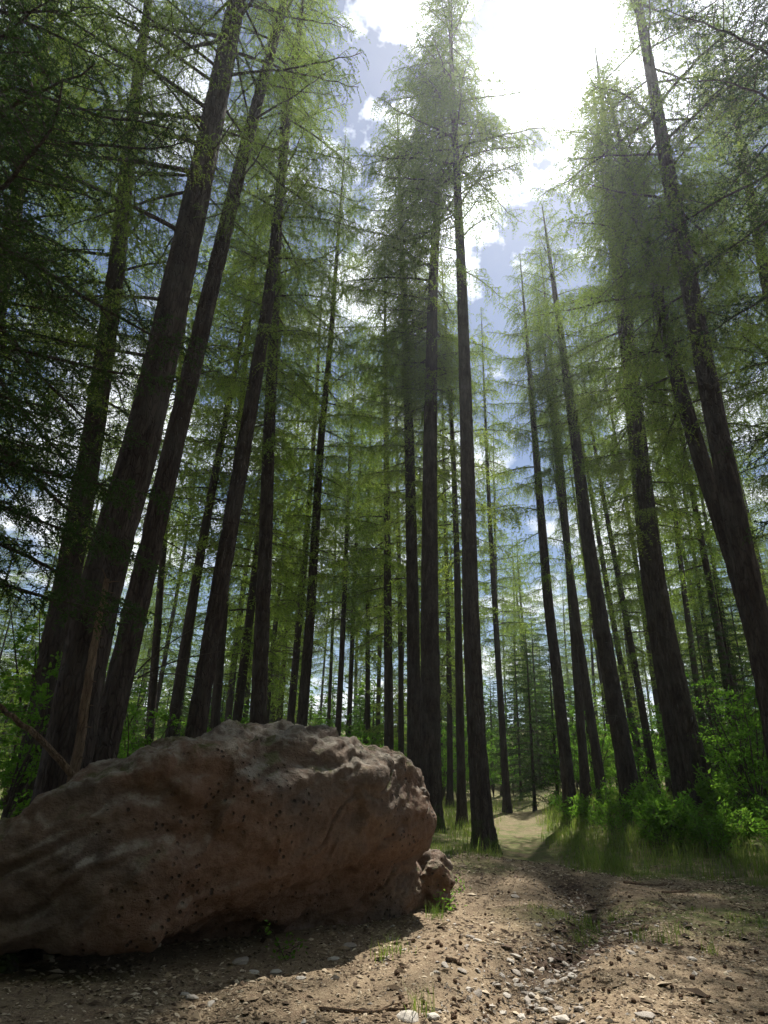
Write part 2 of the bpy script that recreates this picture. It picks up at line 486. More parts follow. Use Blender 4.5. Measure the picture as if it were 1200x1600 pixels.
# ------------------------------------------------------------------ boulder
def boulder():
    F = np.array([(-4.65, 5.75), (-4.0, 5.42), (-3.05, 5.36), (-1.9, 5.66), (-.75, 6.55), (.32, 7.65), (.98, 8.45)])
    fd = np.concatenate([[0], np.cumsum(np.linalg.norm(np.diff(F, axis=0), axis=1))]); fd /= fd[-1]
    topu = [-200, -60, 0, 40, 120, 200, 300, 380, 440, 490, 540, 600, 650, 676, 690]
    topv = [1330, 1310, 1296, 1262, 1216, 1192, 1152, 1142, 1132, 1138, 1163, 1184, 1200, 1215, 1235]
    NS, NL = 410, 370
    S = np.linspace(0, 1, NS)
    ks = np.array([0, .25, .45, .62, .78, .9, 1.0])
    f = lambda vals: np.interp(S, ks, vals)
    und, wal = f([1.9, 1.5, 1.15, .75, .55, .50, .50]), f([.95, .80, .62, .42, .36, .30, .34])
    lz, ld = f([.26, .16, .14, .26, .40, .44, .42]), f([.16, .06, .04, .12, .16, .10, .12])
    bz = f([.62, .52, .50, .55, .62, .66, .64])
    H = np.zeros(NS)
    FL = np.stack([np.interp(S, fd, F[:, c]) for c in (0, 1)], 1)
    hk = np.hanning(71); hk /= hk.sum()
    FL = np.stack([np.convolve(np.pad(FL[:, c], 35, mode='reflect', reflect_type='odd'), hk, 'valid') for c in (0, 1)], 1)
    ed = np.gradient(FL, axis=0); ed /= np.linalg.norm(ed, axis=1)[:, None]
    NR = np.stack([-ed[:, 1], ed[:, 0]], 1)
    NR = 0.5 * NR + 0.5 * np.array([-.30, .95]); NR /= np.linalg.norm(NR, axis=1)[:, None]
    for i, s in enumerate(S):
        R = FL[i] + NR[i] * 0.75
        lo, hi = 0.2, 4.0
        for _ in range(30):
            mid = (lo + hi) / 2; u, v = proj((R[0], R[1], mid))
            if v > np.interp(u, topu, topv): lo = mid
            else: hi = mid
        H[i] = lo
    k = np.ones(9) / 9
    H = np.convolve(np.pad(H, 4, 'edge'), k, 'valid')
    P = np.zeros((NS, NL, 3))
    tl = np.linspace(0, 1, NL, endpoint=False)
    for i in range(NS):
        h = H[i]
        K = np.array([[und[i], -.30], [und[i] * .97, .05], [wal[i] + .06, (lz[i] - .10) * h], [wal[i] * .6, (lz[i] - .03) * h], [ld[i], lz[i] * h],
                      [0, bz[i] * h], [.05, .78 * h], [.22, .92 * h], [.75, h], [1.6, .95 * h], [2.5, .60 * h], [2.8, .1 * h], [2.7, -.3]])
        dd = np.concatenate([[0], np.cumsum(np.linalg.norm(np.diff(np.vstack([K, K[:1]]), axis=0), axis=1))]); dd /= dd[-1]
        Kc = np.vstack([K, K[:1]])
        d, z = np.interp(tl, dd, Kc[:, 0]), np.interp(tl, dd, Kc[:, 1])
        kk = np.array([1, 2, 3, 4, 3, 2, 1.]); kk /= kk.sum()
        for _ in range(2):
            d = np.convolve(np.concatenate([d[-3:], d, d[:3]]), kk, 'valid'); z = np.convolve(np.concatenate([z[-3:], z, z[:3]]), kk, 'valid')
        q = abs(2 * S[i] - 1)
        c = max(0.02, (1 - q ** 14)) ** (1 / 5)
        dm, zm = 1.3, 0.52 * h
        d = dm + (d - dm) * c; z = zm + (z - zm) * (0.15 + 0.85 * c)
        # leaning strata steps
        P[i, :, 0] = FL[i, 0] + NR[i, 0] * d
        P[i, :, 1] = FL[i, 1] + NR[i, 1] * d
        P[i, :, 2] = z
    du = np.gradient(P, axis=0); dv = np.roll(P, -1, 1) - np.roll(P, 1, 1)
    N = np.cross(du, dv); N /= np.linalg.norm(N, axis=2)[..., None] + 1e-9
    V = P.reshape(-1, 3); Nn = N.reshape(-1, 3)
    cen = V.mean(0)
    if np.mean(np.sum((V - cen) * Nn, 1)) < 0: Nn = -Nn
    ax = np.array([0.20, 0.15, 1.0]) ; ax /= np.linalg.norm(ax)
    str_c = V @ (np.array([-0.32, -0.1, 1.0]) / 1.05)
    warp = fbm(V * 0.9, 3, 3) * 0.25
    strata = vn(np.stack([str_c * 5.5 + warp * 6, V[:, 0] * .35, V[:, 1] * .35], 1), 41)
    strata2 = vn(np.stack([str_c * 15 + warp * 9, V[:, 0] * .8, V[:, 1] * .8], 1), 43)
    ridg = 1 - np.abs(fbm(V * 2.1, 4, 51))
    big = fbm(V * 0.75, 2, 61)
    fine = fbm(V * 7.0, 4, 71)
    # flat facets: cells with their own offset
    cell = vn(np.round(V * 2.3 + 0.8 * np.stack([vn(V * 1.3, 5), vn(V * 1.3, 6), vn(V * 1.3, 8)], 1)), 81)
    topm = sstep(0.35, 0.8, Nn[:, 2])
    rr = np.random.default_rng(12); nc = 70
    C = np.stack([rr.uniform(-5.2, 1.3, nc), rr.uniform(5.0, 11.5, nc), rr.uniform(-.2, 2.6, nc)], 1)
    off = rr.normal(size=nc) * .028; gr_ = rr.normal(size=(nc, 3)) * .10
    wv = V + .22 * np.stack([fbm(V * 1.6, 3, 15), fbm(V * 1.6, 3, 16), fbm(V * 1.6, 3, 18)], 1)
    d2 = ((wv[:, None, :] * np.array([.8, .8, 1.25]) - C[None] * np.array([.8, .8, 1.25])) ** 2).sum(2)
    o2 = np.argpartition(d2, 1, axis=1)[:, :2]
    da, db = np.take_along_axis(d2, o2, 1).T
    sw = da > db; o2[sw] = o2[sw][:, ::-1]; da, db = np.minimum(da, db), np.maximum(da, db)
    fa = off[o2[:, 0]] + ((V - C[o2[:, 0]]) * gr_[o2[:, 0]]).sum(1); fb = off[o2[:, 1]] + ((V - C[o2[:, 1]]) * gr_[o2[:, 1]]).sum(1)
    bl = .5 * sstep(.16, .0, np.sqrt(db) - np.sqrt(da))
    facet = np.clip(fa * (1 - bl) + fb * bl, -.13, .13)
    disp = 0.62 * facet + 0.035 * big + 0.040 * strata + 0.028 * strata2 + 0.03 * (ridg - 0.6) + 0.019 * fine * (1 + 1.4 * topm) - .045 * sstep(.82, 1., 1 - np.abs(strata)) * sstep(-.2, .3, big)
    disp -= 0.07 * sstep(0.965, 0.995, 1 - np.abs(fbm(V * np.array([.9, .9, 1.9]) + 3.3, 4, 91))) * sstep(-.1, .25, vn(V * .8, 93))   # cracks
    V2 = V + Nn * disp[:, None]
    i0 = (np.arange(NS - 1)[:, None] * NL + np.arange(NL)[None]).ravel()
    i1 = (np.arange(NS - 1)[:, None] * NL + (np.arange(NL)[None] + 1) % NL).ravel()
    T = np.concatenate([np.stack([i0, i0 + NL, i1 + NL], 1), np.stack([i0, i1 + NL, i1], 1)])
    # end caps
    nV = len(V2); V2 = np.vstack([V2, V2[:NL].mean(0), V2[-NL:].mean(0)])
    j = np.arange(NL); jn = (j + 1) % NL; b = (NS - 1) * NL
    T = np.vstack([T, np.stack([j, jn, np.full(NL, nV)], 1), np.stack([b + jn, b + j, np.full(NL, nV + 1)], 1)])
    V2 = V2 - np.array([-1.9, 7.6, 0])
    return mk_mesh('boulder_body', V2, T, [M_ROCK], None, True)


b_root = empty('boulder', (-1.9, 7.6, 0), 'huge brown boulder with overhanging shaded face and sunlit top', 'boulder')
link('body', boulder(), b_root)


def icos(sub):
    t = (1 + 5 ** .5) / 2
    V = [(-1, t, 0), (1, t, 0), (-1, -t, 0), (1, -t, 0), (0, -1, t), (0, 1, t), (0, -1, -t), (0, 1, -t), (t, 0, -1), (t, 0, 1), (-t, 0, -1), (-t, 0, 1)]
    T = [(0, 11, 5), (0, 5, 1), (0, 1, 7), (0, 7, 10), (0, 10, 11), (1, 5, 9), (5, 11, 4), (11, 10, 2), (10, 7, 6), (7, 1, 8), (3, 9, 4), (3, 4, 2), (3, 2, 6), (3, 6, 8), (3, 8, 9), (4, 9, 5), (2, 4, 11), (6, 2, 10), (8, 6, 7), (9, 8, 1)]
    V = [np.array(v, float) / np.linalg.norm(v) for v in V]
    for _ in range(sub):
        mid, T2 = {}, []
        def m(a, b):
            k_ = (min(a, b), max(a, b))
            if k_ not in mid:
                v = V[a] + V[b]; V.append(v / np.linalg.norm(v)); mid[k_] = len(V) - 1
            return mid[k_]
        for a, b, c in T:
            x, y, z = m(a, b), m(b, c), m(c, a); T2 += [(a, x, z), (b, y, x), (c, z, y), (x, y, z)]
        T = T2
    return np.array(V), np.array(T)


def stone_geo(seed, sub, size, rough=0.25, facets=9):
    r = np.random.default_rng(seed); V, T = icos(sub)
    for _ in range(facets):                      # knock flat faces off the lump
        n = r.normal(size=3); n /= np.linalg.norm(n); d = r.uniform(0.55, 0.9)
        over = V @ n - d
        V = V - np.clip(over, 0, None)[:, None] * n * 0.9
    V = V * (1 + rough * fbm(V * 1.4 + seed, 3, seed))[:, None]
    return V * np.array(size), T


V, T = stone_geo(4, 5, (0.42, 0.50, 0.44), 0.3)
V = V + 0.02 * fbm(V * 6, 4, 3)[:, None] * V / (np.linalg.norm(V, axis=1)[:, None] + 1e-9)
p = flat_hit(672, 1418)
lb = link('lower_block', mk_mesh('lower_block', V, T, [M_ROCK], None, True), b_root)
lb.location = (p[0] + 1.9 - 0.10, p[1] - 7.6 + 0.35, 0.24)

# ------------------------------------------------------------------ branches (shared meshes)
def norm_(a): return a / (np.linalg.norm(a, axis=-1, keepdims=True) + 1e-9)


def tufts(mb, P, D, r, n=3, ln=0.040, wd=0.013, mat=1, along=0.35):
    """needle tufts: n spiky triangles at each point P along twig direction D"""
    if len(P) == 0: return
    P = np.repeat(P, n, 0); D = np.repeat(D, n, 0)
    q = norm_(norm_(r.normal(size=P.shape)) + D * along)
    w = norm_(np.cross(q, r.normal(size=P.shape)))
    l_ = ln * r.uniform(0.65, 1.25, (len(P), 1)); w_ = wd * r.uniform(0.7, 1.2, (len(P), 1))
    V = np.stack([P - w * w_ * .5, P + w * w_ * .5, P + q * l_], 1).reshape(-1, 3)
    mb.add(V, np.arange(len(V)).reshape(-1, 3), mat)


def branch_mb(seed, L, hang=0.8, up=0.12, droop=0.34, tip=0.14, sec_step=0.16, st_step=0.08, st_len=(0.12, 0.5),
              tuft_step=0.042, n=3, needles=True, ln=0.042, wd=0.014, bare=0.12, rad=0.034, flat=0.0):
    r = np.random.default_rng(seed); mb = MB()
    t = np.linspace(0, 1, 13)
    P = np.stack([L * t, 0.06 * L * np.cumsum(r.normal(size=13)) * t / 4, L * (up * t - droop * t ** 2 + tip * t ** 3)], 1)
    R = rad * (L / 3) * (1 - 0.88 * t) + 0.0035
    mb.add(*tube(P, R, 5), 0)
    lines = []
    side = 1
    for s in np.arange(bare * L, L * 0.97, sec_step):
        tt = s / L; side = -side
        b = np.array([np.interp(tt, t, P[:, i]) for i in range(3)])
        l2 = (0.10 * L + 0.33 * (L - s)) * r.uniform(0.5, 1.1)
        a = r.uniform(0.75, 1.2) * side
        q = np.linspace(0, 1, 5)
        dirx, diry = math.cos(a), math.sin(a)
        Q = b + np.stack([l2 * q * dirx, l2 * q * diry, l2 * (r.uniform(-.08, .12) * q - r.uniform(.15, .4) * hang * q ** 2)], 1)
        mb.add(*tube(Q, 0.0085 * (1 - .8 * q) * (l2 + .3) + .002, 3, False), 0)
        lines.append((Q, l2))
        if l2 > 0.7 and r.random() < 0.8:
            a3 = a + r.choice([-1, 1]) * r.uniform(.5, .9); l3 = l2 * r.uniform(.3, .5)
            b3 = Q[2]; Q3 = b3 + np.stack([l3 * q * math.cos(a3), l3 * q * math.sin(a3), -l3 * .25 * hang * q ** 2], 1)
            mb.add(*tube(Q3, 0.004 * (1 - .8 * q) + .0015, 3, False), 0)
            lines.append((Q3, l3))
    lines.append((P, L))
    if not needles: return mb
    O, OD = [], []
    for Q, l in lines:
        d = np.concatenate([[0], np.cumsum(np.linalg.norm(np.diff(Q, axis=0), axis=1))])
        ss = np.arange(0.06 if l < L else bare * L, d[-1], st_step); ss = ss + r.uniform(-.03, .03, len(ss))
        O.append(np.stack([np.interp(ss, d, Q[:, i]) for i in range(3)], 1))
        dd = norm_(Q[-1] - Q[0]); OD.append(np.tile(dd, (len(ss), 1)))
    O, OD = np.concatenate(O), np.concatenate(OD)
    m = len(O)
    latd = np.cross(OD, np.array([0, 0, 1.0])) * r.choice([-1, 1], (m, 1))
    D0 = norm_(OD * r.uniform(.2, .7, (m, 1)) + latd * r.uniform(.1, .7, (m, 1)) + r.normal(size=(m, 3)) * 0.18 * (1 - flat) + np.array([0, 0, -0.25 * hang]))
    ln_s = r.uniform(*st_len, m) * (0.75 + 0.5 * r.random(m))
    # twig = quadratic curve bending down by hang
    def pt(k, f): return O[k] + D0[k] * (ln_s[k] * f * (1 - 0.45 * hang * f))[:, None] + np.array([0, 0, -1.0]) * (ln_s[k] * hang * 0.80 * f ** 2)[:, None]
    allk = np.arange(m)
    A_, B_, C_ = O, pt(allk, np.full(m, .55)), pt(allk, np.ones(m))
    w = norm_(np.cross(D0, r.normal(size=(m, 3)))) * 0.0035
    mb.add(np.stack([A_ - w, A_ + w, B_ + w * .6, B_ - w * .6], 1).reshape(-1, 3), (np.arange(m)[:, None, None] * 4 + np.array([[0, 1, 2], [0, 2, 3]])[None]).reshape(-1, 3), 0)
    mb.add(np.stack([B_ - w * .6, B_ + w * .6, C_], 1).reshape(-1, 3), np.arange(m * 3).reshape(-1, 3), 0)
    nt = np.maximum(2, (ln_s / tuft_step).astype(int))
    kk = np.repeat(allk, nt)
    ff = (np.concatenate([np.arange(c) for c in nt]) + r.random(len(kk))) / np.repeat(nt, nt)
    TP = pt(kk, ff); TD = norm_(pt(kk, np.minimum(ff + .1, 1.1)) - TP)
    tufts(mb, TP, TD, r, n, ln, wd)
    return mb


def lib(kind, specs, needle):
    out = []
    for i, kw in enumerate(specs):
        out.append((branch_mb(**kw).mesh(f'{kind}_branch_{i}', [M_TWIG, needle]), kw['L']))
    return out


LARCH = lib('larch', [dict(seed=100 + i, L=L, hang=h, up=u, droop=d, tip=.14, sec_step=.15, st_step=.08, st_len=(.16, .68), tuft_step=.058, n=3, ln=.066, wd=.018) for i, (L, h, u, d) in enumerate(
    [(1.4, .8, .25, .3), (1.5, .9, .1, .3), (2.2, .8, .15, .35), (2.3, 1.0, .05, .3), (2.4, .9, .25, .45), (3.0, .9, .1, .4), (3.1, 1.0, .2, .5), (3.2, .8, .0, .25), (3.9, 1.0, .12, .42), (4.0, .9, .2, .45)])], M_NEEDLE)
SPRUCE = lib('spruce', [dict(seed=200 + i, L=L, hang=.35, up=u, droop=d, tip=.2, sec_step=.11, st_step=.055, st_len=(.10, .34), tuft_step=.034, n=3, ln=.042, wd=.015, flat=.6) for i, (L, u, d) in enumerate(
    [(1.5, .0, .25), (2.3, -.05, .25), (2.4, .05, .3), (3.2, .0, .3), (3.3, -.1, .2), (4.2, .05, .35)])], M_SPRUCE)
SPARSE = lib('sparse', [dict(seed=300 + i, L=L, hang=.7, up=u, droop=d, tip=.2, sec_step=.20, st_step=.09, st_len=(.12, .55), bare=.2, rad=.036, n=3, ln=.052, wd=.015) for i, (L, u, d) in enumerate(
    [(3.4, .22, .25), (4.0, .12, .30), (4.4, .25, .42), (3.2, .30, .25)])], M_NEEDLE)
DEADB = lib('dead', [dict(seed=400 + i, L=L, hang=.5, up=u, droop=d, tip=.1, sec_step=.26, needles=False, bare=.25, rad=.022) for i, (L, u, d) in enumerate(
    [(0.8, .1, .3), (1.3, -.05, .25), (1.7, .1, .4)])], M_NEEDLE)

# ------------------------------------------------------------------ gaps in the canopy where the sun comes through
def gap_point(u, v, z=None):
    if z is None: return ground_hit(u, v)
    d = ray(u, v); return CP + d * ((z - CAM_Z) / d[2]) if abs(d[2]) > 1e-3 else CP + d * 9


GAPS = [(ground_hit(u, v), r) for u, v, r in (
    (560, 1570, .55), (640, 1560, .6), (700, 1500, .6), (720, 1450, .55), (760, 1560, .6), (820, 1540, .6), (700, 1590, .6), (860, 1590, .45), (790, 1480, .55), (900, 1540, .35),
    (960, 1560, .35), (1010, 1500, .35), (860, 1320, .5), (800, 1290, .5), (760, 1300, .5), (720, 1290, .5), (840, 1275, .6), (920, 1290, .7), (900, 1255, .7), (880, 1300, .6), (1170, 1290, .5), (1010, 1390, .3), (985, 1420, .3), (820, 1262, .7), (1100, 1470, .3), (740, 1390, .3))]
for dx, dy, zz_ in ((0.3, 9.2, 1.6), (-0.1, 8.8, 1.8), (-0.6, 8.7, 2.0), (-1.1, 8.6, 2.1), (-0.3, 9.4, 1.7), (0.45, 9.0, 1.5), (0.2, 8.7, 1.6)):
    GAPS.append((np.array([dx, dy, zz_]), .95))
GP = np.array([g_[0] for g_ in GAPS]); GR = np.array([g_[1] for g_ in GAPS])


BR = np.random.default_rng(3)


def blocks(pts, pad, keep=.78):
    """does a set of points come within pad of a sun ray kept open, or cover the sun seen from the camera"""
    w = pts[:, None] - GP[None]
    t = w @ SUN
    d = np.linalg.norm(w - t[..., None] * SUN, axis=2)
    if np.any((d < GR[None] * .62 + pad) & (t > 0.5)) and BR.random() < keep: return True
    c = norm_(pts - CP) @ SUN
    return bool(np.any(c > math.cos(math.radians(4.6))))


# ------------------------------------------------------------------ near trees
def axis_from_pixels(pts, D):
    """trunk axis through picture points, leaning only sideways at distance D"""
    d0 = ray(*pts[0]); n = np.array([d0[0], d0[1]]); n /= np.linalg.norm(n)
    P = []
    for u, v in pts:
        d = ray(u, v); P.append(CP + d * (D / (d[:2] @ n)))
    return np.array(P)


def trunk_mesh(name, ax, r0, H, sides, rings, mat, flare=.55, lobes=5, seed=0, bark=0.02):
    """ax: function z->(x,y) offset from the base, from z=-0.35 to H"""
    s = np.linspace(0, 1, rings); z = -0.35 + (H + 0.35) * s ** 1.35
    th = np.arange(sides) * 2 * math.pi / sides
    Z, TH = np.meshgrid(z, th, indexing='ij')
    t = np.clip(Z / H, 0, 1)
    R = r0 * (1 - 0.30 * t - 0.64 * t ** 2.2)
    r = np.random.default_rng(seed); ph = r.uniform(0, 6.3, 3)
    lob = 1 + 0.35 * np.sin(TH * lobes + ph[0]) + 0.25 * np.sin(TH * (lobes - 2) + ph[1])
    R = R + r0 * flare * np.exp(-np.clip(Z + .05, 0, None) / 0.42) * lob + r0 * .10 * np.exp(-np.clip(Z, 0, None) / 2.0)
    p = np.stack([np.cos(TH).ravel() * r0 * 12, np.sin(TH).ravel() * r0 * 12, Z.ravel() * 2.2], 1) + seed
    if bark:
        ridge = np.abs(fbm(p * 1.1, 3, seed)) ; R = R + (bark * (0.9 - 1.6 * ridge) * np.minimum(1, R.ravel() / r0 + .2)).reshape(R.shape) if False else R + (bark * (0.5 - ridge)).reshape(R.shape) * np.clip(R / r0, .15, 1)
    R = np.maximum(R, 0.008)
    axy = ax(z)
    V = np.stack([axy[:, 0:1] + R * np.cos(TH), axy[:, 1:2] + R * np.sin(TH), Z], 2).reshape(-1, 3)
    i = np.arange(rings - 1)[:, None] * sides; j = np.arange(sides)[None]; j2 = (j + 1) % sides
    a, b, c, d = (i + j).ravel(), (i + j2).ravel(), (i + sides + j2).ravel(), (i + sides + j).ravel()
    T = np.concatenate([np.stack([a, b, c], 1), np.stack([a, c, d], 1)])
    return mk_mesh(name, V, T, [mat], None, True)


N_BR = 0
NSKIP = {}
def put_branch(name, root, mesh, L, base, az, tilt, length, roll=0.0, need_test=True, local0=None, keep=.93):
    """hang one branch (a part) on a tree; skipped where the canopy is open"""
    global N_BR
    sc = length / L
    d = np.array([math.cos(az) * math.cos(tilt), math.sin(az) * math.cos(tilt), math.sin(tilt)])
    if need_test:
        pts = base + d[None] * (np.array([.25, .5, .75, 1.0]) * length)[:, None]
        pts[:, 2] -= np.array([.02, .06, .12, .2]) * length
        if blocks(pts, 0.14 * length, keep if length > .9 else 0.0): NSKIP[root.name] = NSKIP.get(root.name, 0) + 1; return None
    o = link(name, mesh, root)
    o.location = base - local0
    o.rotation_euler = (Matrix.Rotation(az, 3, 'Z') @ Matrix.Rotation(-tilt, 3, 'Y') @ Matrix.Rotation(roll, 3, 'X')).to_euler()
    o.scale = (sc, sc, sc)
    N_BR += 1
    return o


def tree(label, pts, D=None, w=None, H=31, zc=8.1, Lmax=3.78, step=0.29, lb=LARCH, name='larch_tree', near=True, seed=0, dead=10, skip=None, base=None, group=None, flare=.5, fill=1.0, dia=None, keep=.93):
    r = np.random.default_rng(seed + 1000)
    if D is None:
        g_ = ground_hit(*pts[0]); D = math.hypot(g_[0], g_[1])
    P = axis_from_pixels(pts, D)
    order = np.argsort(P[:, 2]); P = P[order]
    P_ = P
    lo = (P_[1] - P_[0]) / (P_[1][2] - P_[0][2]); hi = (P_[-1] - P_[-2]) / (P_[-1][2] - P_[-2][2])
    allm = (P_[-1] - P_[0]) / (P_[-1][2] - P_[0][2])
    hi = 0.3 * hi + 0.7 * allm
    b = P_[0] - lo * (P_[0][2] - 0)
    z0 = hz(b[0], b[1]); b = P_[0] - lo * (P_[0][2] - z0)
    zs = np.concatenate([[z0 - 2], P_[:, 2], [z0 + H + 4]]) if P_[0][2] > z0 + .3 else np.concatenate([[z0 - 2], P_[1:, 2], [z0 + H + 4]])
    def at(z): 
        z = np.atleast_1d(z) + z0; o = np.zeros((len(z), 2))
        for c in (0, 1):
            v = np.interp(z, P_[:, 2], P_[:, c])
            v = np.where(z < P_[0][2], P_[0][c] + lo[c] * (z - P_[0][2]), v)
            v = np.where(z > P_[-1][2], P_[-1][c] + hi[c] * (z - P_[-1][2]), v)
            o[:, c] = v
        return o
    zz2 = np.linspace(-2, H + 3, 200); raw = at(zz2)
    k = np.hanning(25); k /= k.sum()
    sm = np.stack([np.convolve(np.pad(raw[:, c], 12, mode='reflect', reflect_type='odd'), k, 'valid') for c in (0, 1)], 1)
    ax = lambda z: np.stack([np.interp(z, zz2, sm[:, c]) for c in (0, 1)], 1)
    bxy = ax(np.array([0.0]))[0]
    loc = np.array([bxy[0], bxy[1], z0])
    axl = lambda z: ax(z) - bxy
    if dia is None:
        px_, pv = w
        d = ray(*[q for q in pts if True][0])
        # width given at picture row pv
        uu = np.interp(pv, [q[1] for q in sorted(pts, key=lambda q: q[1])], [q[0] for q in sorted(pts, key=lambda q: q[1])])
        Pw = axis_from_pixels([pts[0], (uu, pv)], D)[1]
        depth = -(CR.T @ (Pw - CP))[2]
        zr = np.clip((Pw[2] - z0) / H, 0, 1)
        r0 = px_ * depth / FPX / 2 / (1 - .3 * zr - .64 * zr ** 2.2) * .84
    else: r0 = dia / 2
    root = empty(name, loc, label, 'tree', group)
    sides, rings = (56, 260) if near else (20, 90)
    link('trunk', trunk_mesh('trunk_' + str(seed), axl, r0, H, sides, rings, M_BARK if near else M_BARKF, flare=flare, seed=seed, bark=0.035 if near else 0.02), root)
    az = r.uniform(0, 6.28)
    z = zc
    while z < H - .2:
        t = (z - zc) / (H - zc)
        length = Lmax * (0.35 + 0.65 * min(1, t * 3)) * (1 - t) ** 0.65 * r.uniform(.7, 1.12) + .25
        az += 2.4 + r.uniform(-.5, .5)
        tilt = math.radians(-14 + 34 * t + r.uniform(-8, 8))
        c = axl(np.array([z]))[0]; base_ = loc + np.array([c[0], c[1], z])
        if r.random() < fill and not (skip and skip(z, az)):
            cand = sorted(lb, key=lambda m_: abs(m_[1] - length) + r.uniform(0, .7))[0]
            put_branch('branch', root, cand[0], cand[1], base_, az, tilt, length, r.uniform(-.25, .25), True, loc, keep)
        z += step * r.uniform(.6, 1.4) * (1 - .35 * t)
    for q in range(dead):
        z = r.uniform(min(2.2, zc * .4), zc * 1.02); a_ = r.uniform(0, 6.28)
        c = axl(np.array([z]))[0]; m_ = DEADB[int(r.integers(3))]
        put_branch('dead_branch', root, m_[0], m_[1], loc + np.array([c[0], c[1], z]), a_, math.radians(r.uniform(-15, 25)), m_[1] * r.uniform(.5, 1.1), 0, True, loc)
    return root, loc, axl, r0, D


TREES = []
def T_(*a, **k): TREES.append(tree(*a, **k)); return TREES[-1]


t1 = T_('massive furrowed larch with broad flared base behind the low end of the boulder', [(104, 1190), (158, 900), (222, 700), (276, 450), (320, 250), (360, 50)], D=9.6, w=(62, 700), H=30, zc=10.8, Lmax=4.01, step=0.39, lb=SPARSE, seed=1, flare=.55, dead=7)
t2 = T_('slimmer leaning larch crowding beside the massive furrowed trunk', [(158, 1190), (217, 930), (270, 700), (330, 450), (378, 250), (432, 50)], D=10.6, w=(35, 700), H=29, zc=11.7, Lmax=3.07, step=0.43, lb=SPARSE, seed=2, dead=8)
t3 = T_('leaning larch rising behind the middle of the boulder, half hiding a straighter trunk', [(305, 1150), (355, 850), (381, 700), (423, 450), (447, 200)], D=13.0, w=(29, 850), H=31, zc=9.9, Lmax=3.30, step=0.429, seed=3, dead=12)
t3b = T_('straight larch just past the leaning trunk behind the boulder crest', [(402, 1150), (415, 850), (419, 700), (426, 560), (432, 430)], D=15.5, w=(24, 850), H=31, zc=9.0, Lmax=3.54, step=0.338, seed=4, dead=14)
t5 = T_('thick mossy footed larch standing against the boulder end', [(674, 1296), (671, 950), (672, 700), (676, 450), (690, 200)], w=(29, 850), H=33, zc=13.5, Lmax=4.8, step=0.18, seed=5, dead=7)
t6 = T_('tall straight larch on the mound beside the path, bare to great height', [(757, 1328), (747, 1200), (735, 950), (730, 700), (722, 450), (711, 220)], w=(26, 800), H=33, zc=16.5, Lmax=4.2, step=0.17, seed=6, dead=4)
t5b = T_('dark larch close behind the mossy footed trunk', [(648, 1215), (645, 950), (640, 700), (634, 520), (628, 400)], D=21, w=(20, 850), H=32, zc=9.9, Lmax=3.54, step=0.2, seed=7, dead=9)
t7 = T_('leaning larch rooted in the sunlit grassy bank', [(991, 1272), (952, 1050), (919, 850), (901, 700), (866, 450), (838, 260)], w=(23.5, 850), H=26, zc=10.8, Lmax=3.19, step=0.26, seed=8, dead=7, keep=0.75)
t8 = T_('slender larch at the bend of the path with a small pale mark', [(888, 1226), (870, 1050), (857, 950), (837, 700), (825, 550), (815, 430)], D=24.5, w=(15, 850), H=25, zc=8.1, Lmax=3.30, step=0.312, seed=9, dead=9, keep=.75)
t10 = T_('stout larch of the close pair on the shrubby bank, the outer one', [(1098, 1238), (1052, 1050), (1024, 900), (1002, 720), (985, 560), (972, 400)], D=20.5, w=(31, 900), H=32.5, zc=8.1, Lmax=4.3, step=0.28, seed=10, dead=5, keep=.7)
t10b = T_('stout larch of the close pair on the shrubby bank, the one beside the path', [(1066, 1225), (1036, 1050), (1012, 900), (994, 720), (978, 560)], D=22.0, w=(25, 900), H=31, zc=9.0, Lmax=4.0, step=0.364, seed=11, dead=5, keep=.7)
t11 = T_('thick larch leaning inward beside the shaded bank', [(1225, 1190), (1178, 950), (1126, 700), (1078, 450), (1040, 250), (1018, 120)], D=13.0, w=(36, 700), H=32, zc=9.9, Lmax=4.0, step=0.364, seed=12, dead=6)
t12 = T_('leaning larch crossing behind the thick inward leaning trunk', [(1230, 1160), (1150, 880), (1100, 735), (1060, 600), (1024, 450), (977, 250)], D=15.0, w=(24, 600), H=23, zc=9.0, Lmax=4.0, step=0.24, seed=13, dead=5, keep=.35)
t0 = T_('shaded larch glimpsed behind the limbs of the massive trunk', [(60, 1150), (140, 720), (180, 440), (205, 200)], D=13.0, w=(29, 420), H=29, zc=5.4, Lmax=4.01, step=0.36, lb=LARCH, seed=14, name='spruce_tree', dead=4)
t4 = T_('slim dark larch standing alone above the boulder crest', [(470, 1150), (486, 950), (500, 700), (516, 540), (524, 430)], D=21.5, w=(15, 850), H=30, zc=7.7, Lmax=3.30, step=0.273, seed=15, dead=12)
# small pale trail mark on the slender larch at the bend
P = axis_from_pixels([(888, 1226), (888, 1211)], t8[4] - t8[3] * .9)[1]
V, T = icos(2); V = V * np.array([.055, .02, .075]); V *= (1 + .12 * fbm(V * 30, 2, 4))[:, None]
o = link('trail_mark', mk_mesh('trail_mark', V, T, [chip_mat('white_paint', [(0, (.62, .62, .58)), (1, (.7, .7, .66))])]), t8[0])
o.location = P - t8[1]
